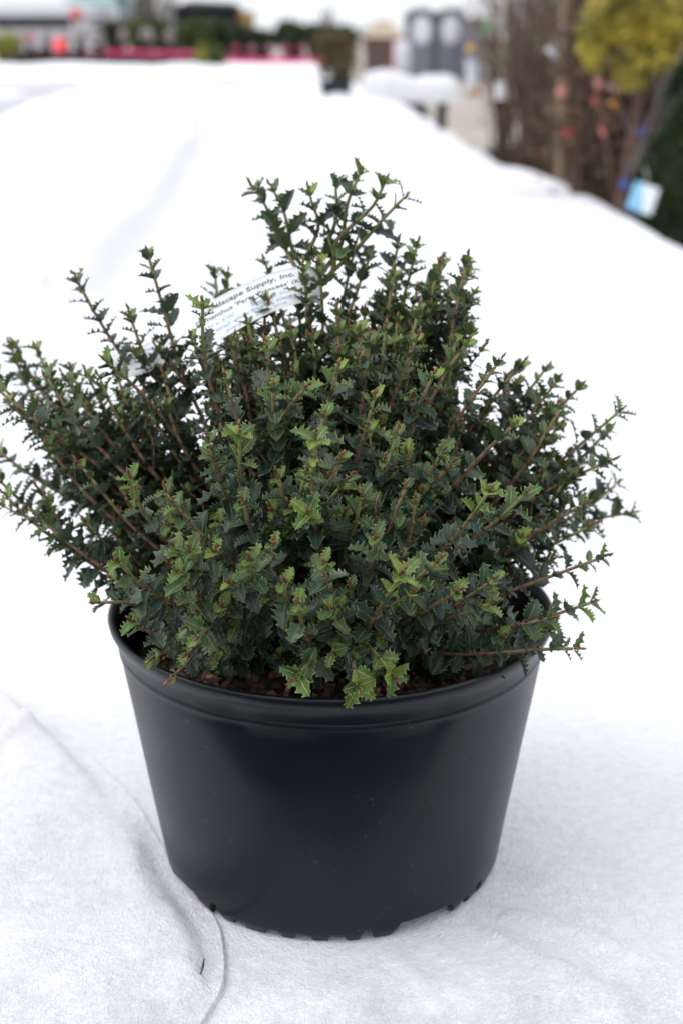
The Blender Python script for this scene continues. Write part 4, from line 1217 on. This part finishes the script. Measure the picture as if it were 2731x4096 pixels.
# ------------------------------------------------------------------ far right: toilets, cabinet, shed
def toilet(label, px, rz):
    c = at(px, 200, 50); root = empty('portable_toilet', (c.x, c.y, GZ), rz); tag(root, label, 'portable toilet', 'grey portable toilets')
    mg = colm('toilet_grey', (.17, .19, .23)); md = colm('toilet_dark', (.10, .12, .14)); mw = colm('toilet_white', (.70, .70, .76))
    MB().box((0, 0, 1.06), (.94, 1.0, 1.96), 0, .03).build('cabin', md, root)
    MB().box((0, 0, .06), (1.0, 1.06, .12), 0, .02).build('skid', md, root)
    MB().box((0, -.525, 1.02), (.74, .05, 1.78), 0, .02).build('door', mg, root)
    # arched roof
    V = []; F = []; n = 15
    for y in (-.53, .53):
        for i in range(n):
            a = math.pi * i / (n - 1); V.append((-.5 * math.cos(a), y, 2.04 + .30 * math.sin(a)))
    for i in range(n - 1): F.append((i, i + 1, n + i + 1, n + i))
    F.append(tuple(range(n - 1, -1, -1))); F.append(tuple(range(n, 2 * n)))
    mesh('roof', V, F, md, root, False)
    V = []; F = []; n = 28
    for y in (-.565, -.540):
        for i in range(n):
            a = 2 * math.pi * i / n; V.append((.31 * math.cos(a), y, 1.66 + .44 * math.sin(a)))
    F.append(tuple(range(n))); F.append(tuple(range(2 * n - 1, n - 1, -1)))
    for i in range(n): F.append((i, n + i, n + (i + 1) % n, (i + 1) % n))
    mesh('oval_panel', V, F, mw, root, False)
    MB().box((.28, -.57, 1.0), (.06, .05, .16), 0, .01).build('handle', md, root)
toilet('left grey portable toilet with an arched roof and white oval panel', 1676, .05)
toilet('grey portable toilet with white oval panel beside the cabinet', 1791, .05)
def cabinet():
    c = at(1890, 200, 49); root = empty('storage_cabinet', (c.x, c.y, GZ)); tag(root, 'plain grey storage cabinet right of the portable toilets', 'cabinet')
    m = colm('cabinet_grey', (.16, .16, .18)); MB().box((0, 0, 1.0), (.72, .8, 1.96), 0, .02).build('cabinet_body', m, root)
    MB().box((-.18, -.42, 1.0), (.34, .04, 1.8), 0, .01).build('door', colm('cabinet_door', (.19, .19, .22)), root); MB().box((.18, -.42, 1.0), (.34, .04, 1.8), 0, .01).build('door', colm('cabinet_door', (.19, .19, .22)), root)
    MB().box((0, 0, 2.0), (.78, .86, .05), 0, .01).build('roof', m, root)
cabinet()
def gable(name, label, cat, px0, px1, ybase, yeave, yridge, yc, depth, wall, roof, doors=1, rz=0.0, windows=0, wm=None):
    a, b = at(px0, yeave, yc), at(px1, yeave, yc); w_ = b.x - a.x; cx = (a.x + b.x) / 2; he = a.z - GZ; hr = at(px0, yridge, yc).z - GZ
    root = empty(name, (cx, a.y + depth / 2, GZ), rz); tag(root, label, cat)
    V = [(-w_ / 2, -depth / 2, 0), (w_ / 2, -depth / 2, 0), (w_ / 2, depth / 2, 0), (-w_ / 2, depth / 2, 0)]
    V += [(x, y, he) for x, y, _ in V]
    F = [(0, 1, 5, 4), (1, 2, 6, 5), (2, 3, 7, 6), (3, 0, 4, 7), (4, 5, 6, 7)]
    mesh('wall', V, F, wall, root, False)
    o = .04 * w_ + .1
    RV = [(-w_ / 2 - o, -depth / 2 - o, he + .01), (w_ / 2 + o, -depth / 2 - o, he + .01), (w_ / 2 + o, depth / 2 + o, he + .01), (-w_ / 2 - o, depth / 2 + o, he + .01), (-w_ * .2, 0, hr), (w_ * .2, 0, hr)]
    RF = [(0, 1, 5, 4), (1, 2, 5), (2, 3, 4, 5), (3, 0, 4), (3, 2, 1, 0)]
    mesh('roof', RV, RF, roof, root, False)
    for k in range(doors):
        MB().box((w_ * (-.2 + .4 * k), -depth / 2 - .03, min(1.0, he * .45)), (.9, .06, min(2.0, he * .88)), 0, .01).build('door', colm('door_dark', (.10, .07, .06)), root)
    for k in range(windows):
        x = w_ * (-.42 + .84 * (k + .5) / windows)
        f = MB().box((x, -depth / 2 - .04, he * .62), (w_ * .74 / windows, .08, he * .34), 0, .01).build('window', wm or colm('window_frame', (.5, .5, .5)), root)
        MB().box((x, -depth / 2 - .085, he * .62), (w_ * .66 / windows, .01, he * .28)).build('pane', colm('window_glass', (.05, .06, .075), .15), f)
    return root
gable('garden_shed', 'low red brown shed with a tan hipped roof left of the portable toilets', 'shed', 1462, 1605, 0, 150, 80, 60, 2.5, mat('shed_red', (.25, .07, .055), .8, .3, 3, .15), mat('shed_roof_tan', (.36, .30, .22), .8, .3, 3, .15))
def barrel():
    c = at(1606, 200, 47); root = empty('water_barrel', (c.x, c.y, GZ)); tag(root, 'pale plastic barrel standing on blocks beside the left portable toilet', 'barrel')
    m = colm('barrel_white', (.60, .60, .66))
    MB().box((0, 0, .22), (.6, .6, .44), 0, .02).build('block', colm('concrete', (.35, .34, .33)), root)
    MB().lathe([(.01, .44), (.24, .44), (.26, .5), (.26, .7), (.275, .72), (.26, .74), (.26, 1.0), (.275, 1.02), (.26, 1.04), (.25, 1.25), (.22, 1.3), (.01, 1.3)], n=24, close=False).build('drum', m, root, True)
    MB().lathe([(.01, 1.3), (.05, 1.3), (.05, 1.34), (.01, 1.34)], (.1, 0, 0), 12, False).build('cap', m, root, True)
barrel()

# ------------------------------------------------------------------ far left: pink benches, rows of plants, houses
M_PINKB = mat('pink_sheet', (.52, .035, .14), .6, .4, 3, .15)
def pink_bench(label, p0, p1, yc0, yc1, th=.13):
    a, b = at(*p0, yc0), at(*p1, yc1); d_ = b - a; l = math.hypot(d_.x, d_.y); rz = math.atan2(d_.y, d_.x); z = (a.z + b.z) / 2
    root = empty('pink_bench', ((a.x + b.x) / 2, (a.y + b.y) / 2, GZ), rz); tag(root, label, 'bench', 'benches edged with pink sheeting')
    h = z - GZ
    MB().box((0, .2, h), (l, .5, th), 0, .02).build('pink_top', M_PINKB, root)
    n = max(2, int(l / 1.6))
    for k in range(n):
        x = -l / 2 + .15 + (l - .3) * k / (n - 1)
        MB().box((x, .05, (h - th / 2) / 2), (.09, .09, h - th / 2 - .005)).build('leg', colm('bench_leg', (.06, .045, .04)), root)
    return root, h
b1, h1 = pink_bench('left long bench edged in pink behind the far white cloth', (335, 194), (850, 236), 48, 40.6)
b2, h2 = pink_bench('right pink bench behind the white cloth, near the brown shrub', (855, 238), (1290, 252), 40, 37)
M_FARG = fol_mat('far_dark_green', (.014, .034, .012), (.05, .09, .03), .6, 3)
M_FARG2 = fol_mat('far_olive_green', (.035, .055, .014), (.10, .13, .03), .6, 3)
M_FARW = fol_mat('far_white_flowers', (.34, .30, .30), (.66, .62, .62), .8, 3)
M_FARY = fol_mat('far_yellow_green', (.13, .15, .02), (.32, .32, .05), .7, 3)
M_FARP = fol_mat('far_pink_flowers', (.50, .07, .18), (.66, .20, .30), .7, 3)
M_FARPP = fol_mat('far_pale_pink', (.55, .30, .33), (.72, .46, .48), .7, 3)
M_FARD = fol_mat('far_dark_red', (.025, .014, .013), (.10, .05, .045), .7, 3)
def far_shrub(label, px, ytop, ybot, wpx, yc, m, n, name='nursery_shrub', group=None, cat='shrub', size=.16):
    t, b = at(px, ytop, yc), at(px, ybot, yc); r = wpx * yc / FPX / 2
    poth = max(.3, b.z - GZ)
    # stands on a block or bench of its own height
    root = empty(name, (t.x, t.y, GZ)); tag(root, label, cat, group)
    pr = min(r * .7, .35)
    MB().lathe([(.01, 0), (pr * .8, 0), (pr, poth * .97), (pr * 1.05, poth * .97), (pr * 1.05, poth), (.01, poth)], n=14, close=False).build('pot', M_BPOT, root, True)
    h = t.z - b.z
    V, F = clump_mesh((0, 0, poth + h * .5), (r, r, h * .56), n, size, rng, .55, .3)
    mesh('crown', V, F, m, root, False)
dk = [(455, 100, 190, 110), (560, 88, 190, 130), (660, 92, 192, 120), (770, 85, 192, 130), (870, 92, 190, 120), (960, 108, 190, 110), (1040, 118, 188, 100), (1170, 102, 190, 120), (1270, 104, 190, 120), (1370, 108, 185, 110)]
dlab = ['dark green rounded shrub at the left end of the hedge row', 'tall olive green shrub below the bare grey trees', 'bushy olive shrub left of the black pavilion', 'yellowish green shrub in front of the black pavilion', 'dark shrub before the pavilion\'s right half', 'green shrub in front of the tan pavilion side', 'small dark green shrub under open sky', 'dense dark green shrub under open sky, right of a gap', 'dark broad shrub below the distant bare tree', 'last dark shrub of the hedge row, above the brown shrub']
for i, (x, yt, yb, wp) in enumerate(dk):
    far_shrub(dlab[i], x, yt, yb, wp * 1.15, 50 + rng.uniform(-1.5, 1.5), M_FARG2 if i in (1, 2, 3) else M_FARG, 1500, group='row of green shrubs on the far side', size=.2)
fl = [(120, 120, 185, 70, M_FARPP, 'pale pink flowering plant beside the yellow green shrub'), (185, 112, 190, 80, M_FARW, 'whitish flowering plant left of the red ball'), (255, 118, 180, 80, M_FARW, 'whitish flowering plant behind the red ball'),
      (320, 110, 178, 80, M_FARW, 'whitish flowering plant right of the red ball'), (390, 115, 178, 70, M_FARW, 'whitish flowering plant left of the dark hedge row'), (488, 110, 172, 36, M_FARW, 'narrow white flowering plant in front of the dark hedge row'),
      (590, 108, 178, 66, M_FARW, 'broad white flowering plant before the olive shrubs'), (678, 118, 178, 44, M_FARW, 'round white flower head before the bushy olive shrub')]
for x, yt, yb, wp, m, lab in fl: far_shrub(lab, x, yt + 12, yb - 4, wp * .72, 46.5 + rng.uniform(-.6, .6), m, 1100, 'flowering_plant', 'pale flowering plants at the far left', 'flowering plant', .07)
far_shrub('yellow green shrub at the far left edge', 25, 128, 235, 110, 40, M_FARY, 900, cat='shrub', size=.13)
for x, wp, m, lab in ((945, 50, M_FARP, 'bright pink potted flower at the left of the pink bench'), (1010, 48, M_FARPP, 'pale dusty pink potted flower on the pink bench'), (1080, 52, M_FARPP, 'light pink potted flower, the brightest on the bench'), (1147, 46, M_FARP, 'deep pink potted flower right of the light pink one'), (1210, 40, M_FARP, 'small dull pink flower at the right end of the bench')):
    far_shrub(lab, x, 184, 208, wp * .5, 39.8, m, 700, 'potted_flower', 'potted flowers on the pink bench', 'potted flower', .035)
for x, wp, lab in ((812, 70, 'left light green plant standing before the pink sheeting'), (870, 66, 'light green plant standing before the pink sheeting, right neighbour')):
    far_shrub(lab, x, 186, 262, wp, 35.5, M_FARY if x < 850 else M_FARG2, 700, group='light green plants at the cloth edge', size=.1)
for q in range(12):
    x = 90 + q * 55; far_shrub('dark reddish potted plant in the row under the pink bench', x, (203 if x < 330 else 236) + rng.uniform(0, 8), 262, 62, 38.6 + rng.uniform(-.3, .3), M_FARD, 350, 'dark_potted_plant', 'dark potted plants under the pink bench', 'potted plant', .12)
for x, wp, lab in ((1590, 60, 'dark leafy pot plant under the left half of the small bench'), (1672, 70, 'dark leafy pot plant under the right half of the small bench')):
    far_shrub(lab, x, 400, 520, wp, 17.2, M_FARG, 500, 'potted_plant', 'dark plants under the small bench', 'potted plant', .06)
def ball(label, px, py, yc, r, m):
    c = at(px, py, yc); root = empty('garden_ball', (c.x, c.y, GZ)); tag(root, label, 'garden ball', 'red balls on posts'); h = c.z - GZ
    prof = [(.004, -r)] + [(r * math.sin(a), -r * math.cos(a)) for a in np.linspace(.15, math.pi - .12, 16)] + [(r * .16, r * 1.05), (r * .16, r * 1.16), (.004, r * 1.18)]
    MB().lathe(prof, (0, 0, h), 24, False).build('globe', m, root, True)
    MB().tube([(0, 0, 0), (0, 0, h - r * .98)], .02, 8).build('post', M_BPOT, root, True)
ball('bright red ball on a post before the pale flowers', 240, 182, 38, .18, mat('red_gloss', (.80, .06, .08), .3))
ball('duller red ball high up against the white eaves', 305, 57, 52, .22, mat('red_dull', (.55, .10, .10), .4))
M_WALLW = mat('white_wall', (.66, .68, .74), .7, .3, 2, .05); M_TEAL = mat('teal_roof', (.20, .31, .30), .6, .4, 2, .08); M_BEIGE = mat('beige_wall', (.48, .42, .33), .8, .3, 2, .08)
def flat_building():
    yc = 68; a, b = at(-120, 70, yc), at(330, 70, yc); w_ = b.x - a.x; root = empty('white_building', ((a.x + b.x) / 2, a.y + 4, GZ)); tag(root, 'long low white building with a dark window band at the far left', 'building')
    zt, zf, zw = at(0, 18, yc).z - GZ, at(0, 66, yc).z - GZ, at(0, 112, yc).z - GZ
    MB().box((0, 0, zf / 2), (w_, 8, zf)).build('wall', M_WALLW, root)
    MB().box((0, -.2, (zt + zf) / 2 + .003), (w_ + .6, 9, zt - zf), 0, .05).build('roof', M_WALLW, root)
    for k in range(4):
        x = -w_ / 2 + w_ * (.30 + .17 * k)
        f = MB().box((x, -4.04, (zf + zw) / 2), (w_ * .165, .08, zf - zw)).build('window', colm('window_dark', (.05, .055, .07)), root)
        MB().box((x, -4.09, (zf + zw) / 2), (w_ * .15, .02, (zf - zw) * .84)).build('pane', colm('window_glass2', (.035, .042, .06), .2), f)
flat_building()
gable('teal_roof_house', 'beige house with a wide teal hipped roof behind the white building', 'house', 190, 560, 0, 72, -55, 95, 7, M_BEIGE, M_TEAL, 1, 0, 2)
def pavilion():
    yc = 78; a, b = at(690, 70, yc), at(942, 70, yc); w_ = b.x - a.x; root = empty('black_pavilion', ((a.x + b.x) / 2, a.y + 2.5, GZ)); tag(root, 'black boxy pavilion with a sloping dark roof and tan side', 'pavilion')
    zt, ze = at(0, -2, yc).z - GZ, at(0, 28, yc).z - GZ
    mk = colm('pavilion_black', (.010, .011, .015), .95); mr = colm('pavilion_roof', (.012, .011, .011), .95)
    MB().box((0, 0, ze / 2), (w_, 4, ze)).build('wall', mk, root)
    V = [(-w_ / 2 - .2, -2.2, ze + .01), (w_ / 2 + .2, -2.2, ze + .01), (w_ / 2 + .2, 2.2, ze + .01), (-w_ / 2 - .2, 2.2, ze + .01), (-w_ * .25, -.5, zt), (w_ * .42, -.5, zt - .1), (w_ * .42, .8, zt - .1), (-w_ * .25, .8, zt)]
    mesh('roof', V, [(0, 1, 5, 4), (1, 2, 6, 5), (2, 3, 7, 6), (3, 0, 4, 7), (4, 5, 6, 7), (3, 2, 1, 0)], mr, root, False)
    MB().box((w_ / 2 + .42, .2, ze * .47), (.74, 3, ze * .94), 0, .02).build('side_panel', colm('pavilion_tan', (.36, .22, .09)), root)
pavilion()
for px, yc, hgt, lab in ((540, 72, 5.2, 'grey bare tree behind the olive shrubs, close to the teal roof'), (600, 74, 5.6, 'tallest grey bare tree between the teal roof and the pavilion'), (655, 71, 5.0, 'grey bare tree touching the black pavilion'), (1310, 85, 2.9, 'pale distant bare tree above the dark hedge under open sky'), (1475, 80, 2.0, 'small distant bare tree left of the red brown shed')):
    g = at(px, 150, yc)
    bare_plant('bare_tree', lab, 'tree', (g.x, g.y, GZ), hgt, hgt * .26, M_GREYB, rng, 12, 60, .06, 0, 'distant bare trees')
print('objects', len(bpy.data.objects))
